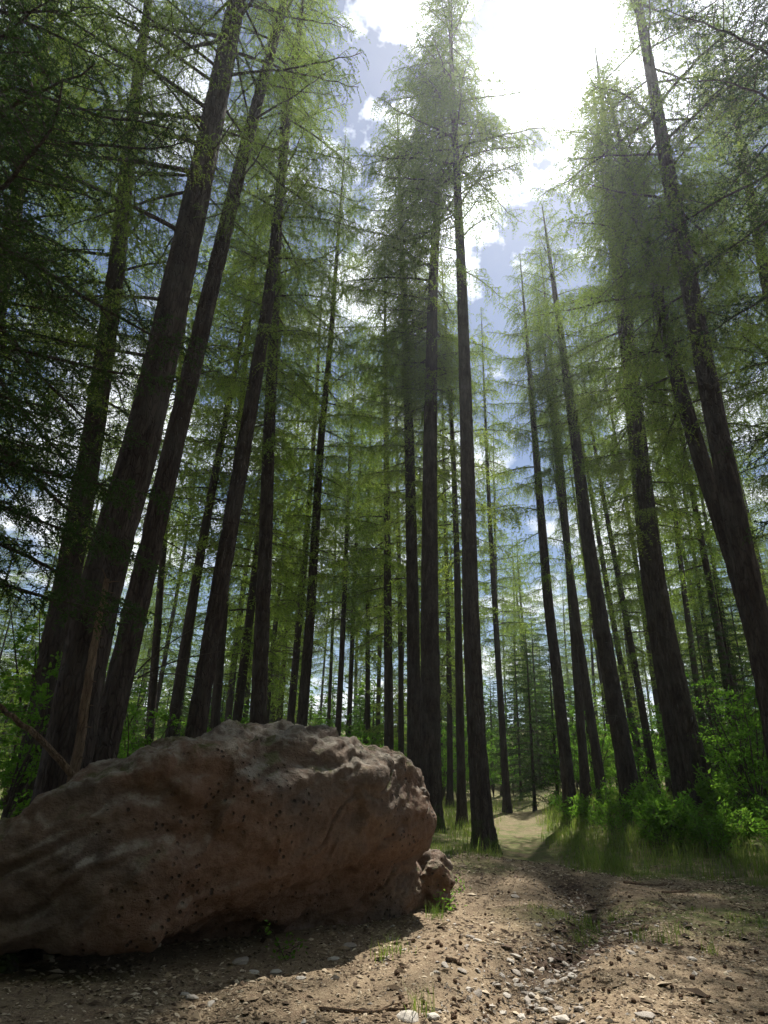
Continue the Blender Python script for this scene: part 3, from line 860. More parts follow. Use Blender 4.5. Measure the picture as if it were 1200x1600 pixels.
# trees rooted beside the frame whose boughs reach into it
tl = T_('fluted dark trunk at the low end of the boulder with drooping boughs', [(-62, 1480), (-72, 1100), (-80, 800), (-90, 500)], D=6.9, dia=.50, H=13, zc=2.9, Lmax=4.25, step=0.17, lb=SPRUCE, seed=16, name='spruce_tree', dead=3, flare=.9)
tr = T_('dense shaded conifer leaning boughs over the bank', [(1420, 1150), (1345, 700), (1270, 250)], D=11.5, dia=.5, H=26, zc=5.9, Lmax=4.25, step=0.32, lb=SPRUCE, seed=17, name='spruce_tree', dead=2)
tr2 = T_('green conifer spreading behind the thick leaning trunk', [(1330, 1180), (1250, 700), (1190, 400)], D=19.0, dia=.5, H=28, zc=4.0, Lmax=4.25, step=0.234, lb=LARCH, seed=18, dead=2)
tl2 = T_('leafy larch behind the low end of the boulder', [(-140, 1180), (-40, 700), (10, 400)], D=15.0, dia=.45, H=29, zc=3.1, Lmax=4.25, step=0.234, lb=LARCH, seed=19, dead=2)

# big bare limbs of the massive trunk, reaching out over the boulder
def limb(tr_, uv0, uv1, away, mesh_i, roll=0.0):
    root, loc, axl, r0, D = tr_
    a = axis_from_pixels([(104, 1190), uv0], D)[1]
    d = ray(*uv1); b = CP + d * (np.linalg.norm(a - CP) * away)
    v = b - a; length = np.linalg.norm(v)
    m_ = SPARSE[mesh_i]
    put_branch('limb', root, m_[0], m_[1], a, math.atan2(v[1], v[0]), math.asin(v[2] / length), length, roll, True, loc)


for uv0, uv1, aw, mi_, ro in (((330, 175), (60, 25), .86, 0, 0), ((325, 192), (70, 135), .88, 1, .3), ((316, 228), (30, 190), .85, 2, -.3), ((305, 270), (-40, 250), .84, 0, .2), ((282, 362), (-30, 275), .84, 3, 0),
                              ((300, 300), (90, 330), .9, 1, .5), ((345, 110), (160, -20), .9, 0, .2), ((262, 470), (20, 450), .86, 1, 0), ((350, 60), (110, 40), .88, 2, 0), ((240, 560), (0, 540), .85, 2, .3)):
    limb(t1, uv0, uv1, aw, mi_, ro)

# ------------------------------------------------------------------ deeper wood: trunks with a shared crown
def crown_mesh(name, seed, H, zc, Lmax, step, needle, spruce=False):
    r = np.random.default_rng(seed); mb = MB()
    low = []
    for i, L in enumerate((1.2, 2.0, 2.8, 3.4)):
        if spruce: low.append((branch_mb(seed * 10 + i, L, hang=.4, up=.0, droop=.3, tip=.2, sec_step=.2, st_step=.09, st_len=(.12, .36), tuft_step=.075, n=3, ln=.085, wd=.034, flat=.5).arrays(), L))
        else: low.append((branch_mb(seed * 10 + i, L, hang=.9, sec_step=.22, st_step=.12, st_len=(.2, .75), tuft_step=.12, n=3, ln=.12, wd=.032).arrays(), L))
    z, az = zc, 0
    while z < H - .1:
        t = (z - zc) / (H - zc)
        length = Lmax * (0.45 + .55 * min(1, t * 6)) * (1 - t) ** .7 * r.uniform(.65, 1.15) + .2
        (V, T, M), L = sorted(low, key=lambda q: abs(q[1] - length) + r.uniform(0, .5))[0]
        az += 2.4 + r.uniform(-.6, .6); tilt = math.radians(-12 + 34 * t + r.uniform(-8, 8))
        R = np.array(Matrix.Rotation(az, 3, 'Z') @ Matrix.Rotation(-tilt, 3, 'Y') @ Matrix.Rotation(r.uniform(-.3, .3), 3, 'X'))
        W = (V * (length / L)) @ R.T + np.array([0, 0, z])
        mb.V.append(W.astype(np.float32)); mb.T.append(T + mb.n); mb.M.append(M); mb.n += len(V)
        z += step * r.uniform(.6, 1.4) * (1 - .3 * t)
    return mb.mesh(name, [M_TWIG, needle])


CROWNS = [crown_mesh('larch_crown_%d' % i, 30 + i, 25, zc, 3.4, .31, M_NEEDLE) for i, zc in enumerate((4.5, 6.0, 7.5, 9.0, 15.0))]
SCROWN = [crown_mesh('spruce_crown_%d' % i, 50 + i, 14, zc, 2.6, .19, mt, True) for i, (zc, mt) in enumerate(((0.5, M_SPRUCE), (1.2, M_NEEDLE), (.8, M_SPRUCE), (.6, M_LEAF2)))]
FTRUNK = [trunk_mesh('far_trunk_%d' % i, (lambda s: (lambda z: np.stack([0.10 * np.sin(z * .22 + s), 0.10 * np.cos(z * .19 + s * 2)], 1) - np.array([[0.10 * math.sin(s), 0.10 * math.cos(2 * s)]])))(i * 1.7), 0.19, 25, 18, 70, M_BARKF, seed=70 + i, bark=.02) for i in range(4)]
STRUNK = trunk_mesh('spruce_trunk', lambda z: np.zeros((len(z), 2)), 0.13, 14, 14, 40, M_BARKF, seed=79, bark=.015)
LOWB = [(m_, L) for m_, L in DEADB]


def far_tree(label, group, base, top_dir, dia, H, ci, az, spruce=False, name='larch_tree', dead=4, r=None, cwid=1.0):
    root = empty(name, base, label, 'tree', group)
    root.rotation_euler = (Vector(top_dir).to_track_quat('Z', 'Y').to_matrix() @ Matrix.Rotation(az, 3, 'Z')).to_euler() if False else Vector((0, 0, 1)).rotation_difference(Vector(top_dir)).to_euler()
    h = H / (14.0 if spruce else 25.0)
    tk = link('trunk', STRUNK if spruce else FTRUNK[ci % 4], root)
    k = dia / (.26 if spruce else .38); tk.scale = (k, k, h); tk.rotation_euler = (0, 0, az)
    cw = link('crown', (SCROWN if spruce else CROWNS)[ci % (4 if spruce else 5)], root)
    cw.scale = (h * cwid, h * cwid, h) if not spruce else (max(h * 1.25, .62), max(h * 1.25, .62), h); cw.rotation_euler = (0, 0, az)
    for q in range(dead):
        m_, L = LOWB[int(r.integers(3))]; o = link('dead_branch', m_, root)
        o.location = (0, 0, r.uniform(2, 8)); o.rotation_euler = (0, -r.uniform(-.3, .4), r.uniform(0, 6.28)); s = r.uniform(.5, 1.0); o.scale = (s, s, s)
    return root


MID = [  # picture points (low, high), width, distance, wood label
    ((452, 1140), (472, 850), 12, 27, 0), ((527, 1150), (542, 875), 9.5, 30, 0), ((545, 1150), (560, 850), 8, 36, 0), ((575, 1165), (580, 850), 8, 36, 0), ((590, 1165), (592, 880), 7, 42, 0),
    ((608, 1180), (604, 620), 13, 27, 0), ((270, 1150), (350, 690), 16, 19, 0), ((235, 1150), (262, 850), 13, 22, 0), ((366, 1145), (396, 870), 15, 22, 0), ((335, 1150), (352, 920), 15, 21, 0),
    ((416, 1140), (440, 900), 9, 33, 0), ((438, 1140), (456, 900), 7, 40, 0), ((512, 1150), (520, 900), 6, 44, 0), ((626, 1190), (624, 900), 9, 32, 0),
    ((703, 1245), (699, 950), 9, 30, 1), ((722, 1275), (708, 900), 13, 22, 1), ((792, 1250), (770, 820), 10, 29, 1), ((786, 1235), (778, 930), 6, 42, 1),
    ((912, 1200), (880, 830), 13, 28, 2), ((936, 1200), (896, 900), 14, 27, 2), ((1020, 1208), (955, 820), 11, 30, 2), ((1000, 1185), (936, 850), 10, 33, 2), ((926, 1195), (890, 930), 8, 38, 2),
    ((1098, 1130), (1058, 850), 10, 31, 2), ((1145, 1135), (1092, 830), 12, 27, 2), ((1122, 1120), (1078, 850), 8, 37, 2), ((960, 1180), (925, 960), 7, 42, 2), ((1160, 1130), (1120, 900), 8, 36, 2), ((1040, 1190), (985, 850), 9, 35, 2)]
WOOD = [('slender dark larch trunk in the wood seen past the boulder crest', 'larches in the wood past the boulder'),
        ('slender larch in the gap where the path bends away', 'larches by the path bend'),
        ('slender larch deep in the wood behind the bank', 'larches behind the bank')]
MLAB = {0: 'slender larch standing next to the slim dark larch above the boulder crest', 5: 'tall thin larch by the dark trunk behind the mossy footed larch', 6: 'slanting larch seen past the slimmer leaning trunk behind the boulder',
        7: 'thin upright larch between the slimmer leaning trunk and the slanting one', 8: 'thin larch showing between the leaning and the straight trunk behind the boulder', 9: 'thin larch half hidden by the leaning trunk behind the boulder',
        13: 'thin larch nearly touching the dark trunk behind the mossy footed larch', 15: 'thin larch close behind the tall straight larch on the mound', 16: 'thin straight larch on the grassy verge beside the path',
        18: 'larch standing close behind the slender larch at the path bend', 19: 'larch with its neighbour forming a pair behind the path bend', 20: 'thin larch just past the leaning larch on the sunlit bank', 24: 'thin leaning larch between the stout pair and the thick inward leaning trunk'}
FAR = ('thin faint larch at the far back of the wood', 'larches at the back of the wood')
placed = [tuple(t_[1][:2]) for t_ in TREES]
fr = np.random.default_rng(21)
for i, (lo, hi, w, D, k) in enumerate(MID):
    P = axis_from_pixels([lo, hi], D); dirv = (P[1] - P[0]) / (P[1][2] - P[0][2])
    z0 = hz(P[0][0], P[0][1]); b = P[0] - dirv * (P[0][2] - z0)
    depth = -(CR.T @ (P[1] - CP))[2]
    thin = blocks(b + dirv * np.linspace(6, 20, 9)[:, None], .8, 1.0)
    far_tree(MLAB.get(i, WOOD[k][0]), WOOD[k][1], tuple(b), tuple(dirv / np.linalg.norm(dirv)), w * depth / FPX * .92, fr.uniform(22, 29), 4 if thin else int(fr.integers(4)), fr.uniform(0, 6.28), dead=5, r=fr, cwid=.5 if thin else 1.0)
    placed.append((b[0], b[1]))


def path_clear(x, y): return float(seg_dist(np.array([x]), np.array([y]), PATH)[0][0])


cnt = 0; tries = 0
while cnt < 84 and tries < 6000:
    tries += 1
    y = 30 + 62 * fr.random() ** 0.8; x = fr.uniform(-.78 * y - 4, .80 * y + 6)
    if min((x - a) ** 2 + (y - b) ** 2 for a, b in placed) < 3.0 ** 2 or path_clear(x, y) < 1.6: continue
    z0 = hz(x, y)
    up_ = np.array([x, y, z0 + 12.0]) + np.array([0, 0, 1.0]) * np.linspace(-3, 12, 6)[:, None]
    if blocks(up_, 2.0, 1.0): continue
    lean = fr.normal(size=2) * .02
    d = np.array([lean[0], lean[1], 1]); d /= np.linalg.norm(d)
    far_tree(FAR[0], FAR[1], (x, y, z0), tuple(d), fr.uniform(.26, .45), fr.uniform(20, 28), int(fr.integers(4)), fr.uniform(0, 6.28), dead=0, r=fr)
    placed.append((x, y)); cnt += 1

# the same wood goes on behind the viewpoint
cnt = 0; tries = 0
while cnt < 60 and tries < 5000:
    tries += 1
    a = fr.uniform(0, 6.28); D = 3.2 + 20 * math.sqrt(fr.random()); x, y = D * math.cos(a), D * math.sin(a)
    if y > 0.30 * abs(x) - 2.5 or min((x - a_) ** 2 + (y - b_) ** 2 for a_, b_ in placed) < 2.0 ** 2: continue
    far_tree('larch in the wood around the clearing, opposite the boulder', 'larches opposite the boulder', (x, y, hz(x, y)), (0, 0, 1), fr.uniform(.3, .5), fr.uniform(22, 28), int(fr.integers(4)), fr.uniform(0, 6.28), dead=0, r=fr)
    placed.append((x, y)); cnt += 1

cnt = 0  # unseen ring of spruces added behind the camera to block light near the horizon
while cnt < 26:
    a = fr.uniform(math.pi * 1.02, math.pi * 1.98); D = fr.uniform(3.6, 11); x, y = D * math.cos(a), D * math.sin(a)
    far_tree('bushy young spruce added out of view to block low skylight', 'unseen spruces blocking low skylight', (x, y, hz(x, y)), (0, 0, 1), .18, fr.uniform(8, 15), cnt, fr.uniform(0, 6.28), True, 'young_spruce', 0, fr); cnt += 1

# young dark spruces closing the view under the larches
for i, (u, D, H, lab) in enumerate([(832, 31, 8.0, 'dark young spruce blocking the view where the path ends'), (812, 37, 9.0, 'dark young spruce blocking the view where the path ends'), (868, 32, 7.0, 'dark young spruce blocking the view where the path ends'),
                                    (1120, 27, 7.0, None), (1165, 25, 8.0, None), (1185, 31, 9.0, None), (1080, 33, 7, None), (1235, 22, 7, None), (1010, 40, 6, None), (950, 42, 6, None), (700, 46, 6, None), (560, 48, 6, None), (480, 45, 6, None), (620, 52, 7, None), (300, 40, 6, None), (200, 34, 6, None), (90, 28, 7, None), (20, 24, 7, None), (420, 50, 6, None), (760, 52, 7, None), (900, 50, 7, None)]):
    d = ray(u, 1190); n = d[:2] / np.linalg.norm(d[:2]); x, y = n * D
    if lab: g_ = 'dark spruces at the end of the path'
    else: lab, g_ = 'bushy young spruce under the larches, green to the ground', 'young spruces under the larches'
    far_tree(lab, g_, (x, y, hz(x, y)), (0, 0, 1), .14, H, (i % 2) * 2 if i < 6 else i, i * 1.3, True, 'young_spruce', 0, fr)

cnt = 0
while cnt < 100:
    y = fr.uniform(36, 84); x = fr.uniform(-.72 * y, .75 * y)
    if path_clear(x, y) < 2.0: continue
    far_tree('small conifer filling the far understorey of the wood', 'far understorey spruces', (x, y, hz(x, y)), (0, 0, 1), .18, fr.uniform(6, 14), cnt, fr.uniform(0, 6.28), True, 'young_spruce', 0, fr); cnt += 1

# ------------------------------------------------------------------ broadleaf saplings and bank plants
def leaf_faces(P, D, r, size, mb, mat=1, wide=.55):
    """folded four-point leaves"""
    n = len(P)
    s = size * r.uniform(.6, 1.25, (n, 1)); D = norm_(D + r.normal(size=(n, 3)) * .5)
    W = norm_(np.cross(D, norm_(np.array([0, 0, 1.0]) + r.normal(size=(n, 3)) * .55)))
    U = norm_(np.cross(W, D))
    a, b = P, P + D * s
    m = P + D * s * .45
    V = np.stack([a, m + W * s * wide * .5 + U * s * .08, b - U * s * .06, m - W * s * wide * .5 + U * s * .08], 1).reshape(-1, 3)
    mb.add(V, (np.arange(n)[:, None, None] * 4 + np.array([[0, 1, 2], [0, 2, 3]])[None]).reshape(-1, 3), mat)


def shrub_mesh(name, seed, H, W, stems, leaves, size, mat, wide=.6):
    r = np.random.default_rng(seed); mb = MB(); P, D = [], []
    for s in range(stems):
        a = r.uniform(0, 6.28); t = np.linspace(0, 1, 7)
        h = H * r.uniform(.6, 1.0); w = W * r.uniform(.2, .55)
        Q = np.stack([w * np.cos(a) * t ** 1.4 + .05 * np.cumsum(r.normal(size=7)) * t, w * np.sin(a) * t ** 1.4 + .05 * np.cumsum(r.normal(size=7)) * t, h * t - .05], 1)
        mb.add(*tube(Q, .012 * H / 2 * (1 - .8 * t) + .002, 4, False), 0)
        for q in range(9):
            tt = r.uniform(.22, .98); b = np.array([np.interp(tt, t, Q[:, i]) for i in range(3)])
            aa = r.uniform(0, 6.28); l = W * r.uniform(.2, .5) * (1.15 - tt * .7)
            e = b + np.array([math.cos(aa) * l, math.sin(aa) * l, l * r.uniform(-.1, .5)])
            mb.add(*tube(np.stack([b, (b + e) / 2 + [0, 0, .04 * l], e]), [.006, .004, .002], 3, False), 0)
            k = max(4, leaves // (stems * 9)); f = r.uniform(.15, 1.05, k)
            P.append(b + (e - b) * f[:, None] + r.normal(size=(k, 3)) * .045)
            D.append(norm_(np.tile((e - b), (k, 1)) + r.normal(size=(k, 3)) * l * .8))
    leaf_faces(np.concatenate(P), np.concatenate(D), r, size, mb, 1, wide)
    return mb.mesh(name, [M_TWIG, mat])


SHRUB = [shrub_mesh('shrub_%d' % i, 500 + i, h, w, st, lv, sz, M_LEAF) for i, (h, w, st, lv, sz) in enumerate([(2.6, 1.8, 5, 1700, .085), (3.4, 2.0, 6, 2200, .09), (1.6, 1.4, 5, 1100, .075), (4.2, 2.4, 6, 2800, .095)])]
SEEDL = shrub_mesh('seedling', 580, .42, .22, 2, 60, .055, M_LEAF, .6)
HERB = [shrub_mesh('herb_%d' % i, 540 + i, h, w, st, lv, sz, M_LEAF, .5) for i, (h, w, st, lv, sz) in enumerate([(.8, .8, 7, 420, .12), (1.15, .95, 7, 520, .13), (.5, .6, 6, 300, .07)])]


def plant(name, mesh, label, cat, group, x, y, s, az, dz=0.0):
    o = link(name, mesh); o.location = (x, y, hz(x, y) + dz); o.scale = (s, s, s); o.rotation_euler = (0, 0, az)
    return tag(o, label, cat, group)


sr = np.random.default_rng(33)
SHR = [(u, D, i) for u, D, i in ((205, 13.5, 0), (240, 15, 2), (262, 18, 0), (60, 14, 3), (20, 12, 1), (150, 18, 3), (455, 30, 1), (500, 34, 3), (540, 33, 1), (600, 40, 3), (330, 26, 1), (690, 34, 1), (740, 36, 3), (770, 40, 3),
                               (800, 42, 3), (860, 38, 3), (900, 36, 3), (930, 33, 3), (965, 36, 3), (1000, 30, 1), (1040, 34, 3), (1090, 26, 1), (1140, 22, 3), (1175, 20, 1), (1195, 24, 3), (1110, 38, 3), (820, 50, 3), (700, 50, 3), (640, 46, 3), (880, 46, 3), (950, 48, 3), (1060, 44, 3), (560, 46, 1), (480, 42, 3), (400, 38, 1), (440, 26, 1), (520, 29, 3), (585, 30, 1), (650, 33, 3), (715, 31, 1), (350, 22, 1), (300, 20, 0), (690, 40, 3), (745, 44, 3), (560, 36, 3), (880, 31, 1), (1015, 38, 3), (1070, 31, 1), (1150, 30, 3), (1190, 34, 3))]
for u, D, i in SHR:
    d = ray(u, 1195); n = d[:2] / np.linalg.norm(d[:2]); x, y = n * D
    if path_clear(x, y) < 1.0: x += 1.5
    if u < 300: lab, g_ = 'bright green broadleaf sapling by the massive larch behind the boulder', 'saplings behind the boulder end'
    elif u < 700: lab, g_ = 'green broadleaf sapling among slender trunks past the boulder crest', 'saplings past the boulder crest'
    else: lab, g_ = 'bright green broadleaf sapling among the trunks beyond the bank', 'saplings beyond the bank'
    plant('sapling', SHRUB[i], lab, 'sapling', g_, x, y, sr.uniform(.85, 1.3), sr.uniform(0, 6.28))

hn = 0
while hn < 74:
    u, v = sr.uniform(855, 1230), sr.uniform(1212, 1335)
    if v > 1215 + 0.32 * (u - 855) + 60 or sr.random() < .15: continue
    P = ground_hit(u, v)
    if P[1] > 34 or path_clear(P[0], P[1]) < 1.15 or P[1] < 13.2: continue
    lit = 860 < u < 985
    plant('bank_plant', HERB[int(sr.integers(3))], 'leafy sunlit weed on the bank between path and leaning larch' if lit else 'leafy weed in the shade of the bank under the stout larches', 'plant',
          'sunlit bank weeds' if lit else 'shaded bank weeds', P[0], P[1], sr.uniform(.7, 1.2), sr.uniform(0, 6.28)); hn += 1
for u, v, s in ((447, 1500, .8), (694, 1425, .9), (686, 1412, .8), (700, 1400, .7)):
    P = ground_hit(u, v)
    plant('seedling', SEEDL, 'tiny yellow green seedling at the shaded foot of the boulder' if u < 500 else 'yellow green seedling by the sunlit end of the boulder', 'seedling', None if u < 500 else 'seedlings at the boulder end', P[0], P[1], s, u)

# far undergrowth that reads as one mass: leafy boughs on thin stems, scattered in depth
def thicket():
    r = np.random.default_rng(66); mb = MB(); n = 520
    y = r.uniform(46, 92, n); x = r.uniform(-.72, .78, n) * y
    k = seg_dist(x, y, PATH)[0] > 2.5; x, y = x[k], y[k]; n = len(x)
    z = height(x, y); h = r.uniform(2.5, 8.5, n); w = h * r.uniform(.22, .34, n)
    for i in range(n):
        t = np.linspace(0, 1, 3); mb.add(*tube(np.stack([x[i] + .1 * t, y[i] + 0 * t, z[i] - .1 + h[i] * .9 * t], 1), .05 * (1 - .8 * t), 3, False), 0)
        m = 130; f = r.random(m) ** .8; a = r.uniform(0, 6.28, m); rad = w[i] * np.sqrt(r.random(m)) * (1.1 - f)
        P = np.stack([x[i] + rad * np.cos(a), y[i] + rad * np.sin(a), z[i] + .15 + f * h[i]], 1)
        leaf_faces(P, np.stack([np.cos(a), np.sin(a), -.3 + 0 * a], 1), r, .42, mb, 1, .5)
    return mb.mesh('far_thicket', [M_TWIG, M_LEAF2])


tag(link('far_thicket', thicket()), 'dense green undergrowth closing the far end of the wood', 'undergrowth', kind='stuff')

# ------------------------------------------------------------------ grass
def grass(name, label, N, region, hmin, hmax, wd, dens_fn, seed):
    r = np.random.default_rng(seed)
    x, y = region(r, N); k = dens_fn(x, y) > r.random(len(x)); x, y = x[k], y[k]; n = len(x)
    z = height(x, y); a = r.uniform(0, 6.28, n); h = r.uniform(hmin, hmax, n); l = h * r.uniform(.2, .8, n)
    b = np.stack([x, y, z - .01], 1); w = np.stack([-np.sin(a), np.cos(a), 0 * a], 1) * wd * r.uniform(.7, 1.3, (n, 1))
    o = np.stack([np.cos(a), np.sin(a), 0 * a], 1)
    m = b + o * (l * .3)[:, None] + np.array([0, 0, 1.0]) * (h * .62)[:, None]; t = b + o * l[:, None] + np.array([0, 0, 1.0]) * h[:, None]
    V = np.stack([b - w, b + w, m + w * .7, m - w * .7, t], 1).reshape(-1, 3)
    T = (np.arange(n)[:, None, None] * 5 + np.array([[0, 1, 2], [0, 2, 3], [3, 2, 4]])[None]).reshape(-1, 3)
    return tag(link(name, mk_mesh(name, V, T, [M_GRASS])), label, 'grass', kind='stuff')


def reg(x0, x1, y0, y1):
    return lambda r, N: (r.uniform(x0, x1, N), y0 + (y1 - y0) * r.random(N) ** 1.3)


def gd_bank(x, y):
    g_, s_ = cover(x, y); pd = seg_dist(x, y, PATH)[0]
    east = x - (2.9 + 0.16 * (y - 13))
    n = fbm(np.stack([x * 1.1, y * 1.1, 0 * x], 1), 3, 77)
    return np.clip(sstep(.5, 1.3, pd) * sstep(12.3, 14.5, y + n) * (0.35 + 0.65 * sstep(0.4, 1.5, east)) * (.55 + .6 * n), 0, 1)


grass('bank_grass', 'tall lush grass covering the bank beside the path', 70000, reg(2.0, 15, 12, 36), .10, .42, .007, gd_bank, 1)
grass('verge_grass', 'short grass between the trunks on the near side of the path', 40000, reg(-3, 5, 12.2, 34), .05, .20, .006, lambda x, y: np.clip(gd_bank(x, y) + .15, 0, .7) * (seg_dist(x, y, PATH)[0] > .55), 2)


def gd_floor(x, y):
    n = fbm(np.stack([x * .9, y * .9, 0 * x], 1), 4, 88); g_, s_ = cover(x, y)
    tuft = sstep(.1, .5, vn(np.stack([x * 3, y * 3, 0 * x], 1), 5))
    return np.clip(g_ * tuft * sstep(.0, .4, n + .1), 0, 1) * .9


grass('floor_grass', 'thin sparse grass tufts on the brown forest floor', 60000, reg(0.2, 9, 6.4, 13.5), .03, .11, .0035, gd_floor, 3)
TUFTS = [ground_hit(*p) for p in ((685, 1432), (905, 1450), (920, 1445), (925, 1455), (908, 1475), (1000, 1470), (680, 1436), (1060, 1460), (1110, 1490), (960, 1440), (1040, 1475), (655, 1585), (620, 1490), (600, 1500))]
for i, P in enumerate(TUFTS):
    r = np.random.default_rng(900 + i); n = 34; a = r.uniform(0, 6.28, n); h = r.uniform(.08, .2, n)
    b = np.stack([r.normal(size=n) * .05, r.normal(size=n) * .04, np.full(n, -.015)], 1)
    o = np.stack([np.cos(a), np.sin(a), 0 * a], 1) * (h * r.uniform(.2, .8, n))[:, None]
    w = np.stack([-np.sin(a), np.cos(a), 0 * a], 1) * .003
    m = b + o * .35 + np.array([0, 0, 1.0]) * (h * .6)[:, None]; t = b + o + np.array([0, 0, 1.0]) * h[:, None]
    V = np.stack([b - w, b + w, m + w * .7, m - w * .7, t], 1).reshape(-1, 3)
    T = (np.arange(n)[:, None, None] * 5 + np.array([[0, 1, 2], [0, 2, 3], [3, 2, 4]])[None]).reshape(-1, 3)
    o_ = link('grass_tuft', mk_mesh('grass_tuft', V, T, [M_GRASS])); o_.location = (P[0], P[1], hz(P[0], P[1]))
    near_rock = i in (0, 6, 11, 12, 13)
    tag(o_, 'small fresh green grass tuft near the foot of the boulder' if near_rock else 'fresh green grass tuft beside the stony gully', 'grass tuft', 'grass tufts by the boulder' if near_rock else 'grass tufts by the gully')

# ------------------------------------------------------------------ stones, gravel, litter, cones, sticks
STONES = []
for i in range(7):
    V, T = stone_geo(600 + i, 2, (1.0, .72, .42), .12, 16); STONES.append(mk_mesh('stone_%d' % i, V, T, [M_STONE], None, False))
qr = np.random.default_rng(44)
ns = 0
while ns < 130:
    t = qr.random() ** 1.2 * .62; i = t * (len(GULLY) - 1); k = int(i)
    c = GULLY[k] * (1 - (i - k)) + GULLY[k + 1] * (i - k)
    sp_ = .26 if qr.random() < .8 else .9
    x, y = c[0] + qr.normal() * sp_, c[1] + qr.normal() * sp_ * .8
    if y < 5.8: continue
    s = qr.uniform(.022, .062) if sp_ < .5 else qr.uniform(.015, .04)
    o = link('stone', STONES[int(qr.integers(7))]); o.location = (x, y, hz(x, y) + s * .16); o.scale = (s, s, s * qr.uniform(.6, 1.1)); o.rotation_euler = (qr.normal() * .2, qr.normal() * .2, qr.uniform(0, 6.28))
    tag(o, 'pale angular stone washed bare in the gully of the path', 'stone', 'pale gully stones'); ns += 1
for u, v, s, lab in ((735, 1465, .06, 0), (672, 1405, .07, 0), (905, 1578, .06, 0), (880, 1595, .09, 0), (1010, 1590, .08, 0), (640, 1592, .09, 0), (675, 1590, .07, 0), (805, 1402, .08, 0), (985, 1490, .06, 0), (1080, 1500, .07, 0), (745, 1470, .05, 0),
                     (375, 1505, .10, 1), (545, 1480, .09, 1), (600, 1500, .07, 1), (430, 1520, .06, 1), (300, 1560, .06, 1), (330, 1570, .05, 1), (520, 1500, .06, 1), (290, 1555, .05, 1), (470, 1530, .05, 1), (398, 1520, .05, 1)):
    P = ground_hit(u, v); o = link('stone', STONES[int(qr.integers(7))]); o.location = (P[0], P[1], hz(P[0], P[1]) + s * .12); o.scale = (s, s, s * .8); o.rotation_euler = (.1, .1, qr.uniform(0, 6.28))
    tag(o, 'grey stone lying in the shadow of the boulder' if lab else 'grey stone half sunk in the sunlit needle litter', 'stone', 'shaded stones by the boulder' if lab else 'stones in the litter')


def scatter(name, label, N, reg_, size, thick, mat, seed, dens):
    r = np.random.default_rng(seed); x, y = reg_(r, N); k = dens(x, y) > r.random(len(x)); x, y = x[k], y[k]; n = len(x)
    z = height(x, y) + .002; a = r.uniform(0, 6.28, n)
    d = norm_(np.stack([np.cos(a), np.sin(a), r.normal(size=n) * .22], 1)); w = norm_(np.cross(d, np.stack([r.normal(size=n) * .3, r.normal(size=n) * .3, np.ones(n)], 1))); u_ = np.cross(d, w)
    s = size * np.exp(r.normal(size=(n, 1)) * .5); asp = r.uniform(.18, .7, (n, 1))
    c = np.stack([x, y, z], 1) + np.array([0, 0, 1.]) * s * .1
    V = np.stack([c - d * s, c + w * s * asp, c + d * s, c - w * s * asp, c + u_ * s * thick * np.sign(u_[:, 2:3])], 1).reshape(-1, 3)
    T = (np.arange(n)[:, None, None] * 5 + np.array([[0, 1, 4], [1, 2, 4], [2, 3, 4], [3, 0, 4]])[None]).reshape(-1, 3)
    return tag(link(name, mk_mesh(name, V, T, [mat])), label, 'litter', kind='stuff')


nl = lambda x, y: .35 + .5 * sstep(-.3, .4, vn(np.stack([x * 1.4, y * 1.4, 0 * x], 1), 3))
scatter('needle_litter', 'brown chips and fallen twigs strewn over the floor', 105000, reg(-4.5, 6.5, 4.4, 14), .0145, .3, M_LITTER, 5, nl)
scatter('gravel', 'fine pale gravel spilling along the gully', 26000, reg(-.5, 4.2, 4.6, 11), .011, .6, M_GRAVEL, 6, lambda x, y: np.exp(-(seg_dist(x, y, GULLY)[0] / .38) ** 2) * .9 + .06)
scatter('bark_debris', 'dark bark scraps heaped in the gully', 9000, reg(.4, 4.6, 7, 11.5), .026, .3, chip_mat('dark_debris', [(0, (.03, .02, .015)), (.6, (.09, .06, .045)), (1, (.2, .15, .11))]), 8,
        lambda x, y: np.exp(-(seg_dist(x, y, GULLY[2:])[0] / .3) ** 2) * .8 + .015)

mbc = MB()
V, T = icos(2); V = V * np.array([.016, .016, .022]); V *= (1 + .25 * np.sin(V[:, 2:3] * 900) * np.sin(np.arctan2(V[:, 1:2], V[:, 0:1]) * 6)); mbc.add(V, T)
CONE = mbc.mesh('cone', [chip_mat('cone_scales', [(0, (.06, .035, .022)), (1, (.11, .07, .045))])])
for i in range(80):
    u, v = qr.uniform(620, 1195), 1355 + 240 * qr.random() ** .7
    if u < 690 and v < 1440: continue
    P = ground_hit(u, v); o = link('larch_cone', CONE); o.location = (P[0], P[1], hz(P[0], P[1]) + .014); s = qr.uniform(.6, 1.1); o.scale = (s, s, s); o.rotation_euler = (1.4, qr.uniform(-.4, .4), qr.uniform(0, 6.28))
    tag(o, 'small dark larch cone lying on the forest floor', 'cone', 'fallen larch cones')


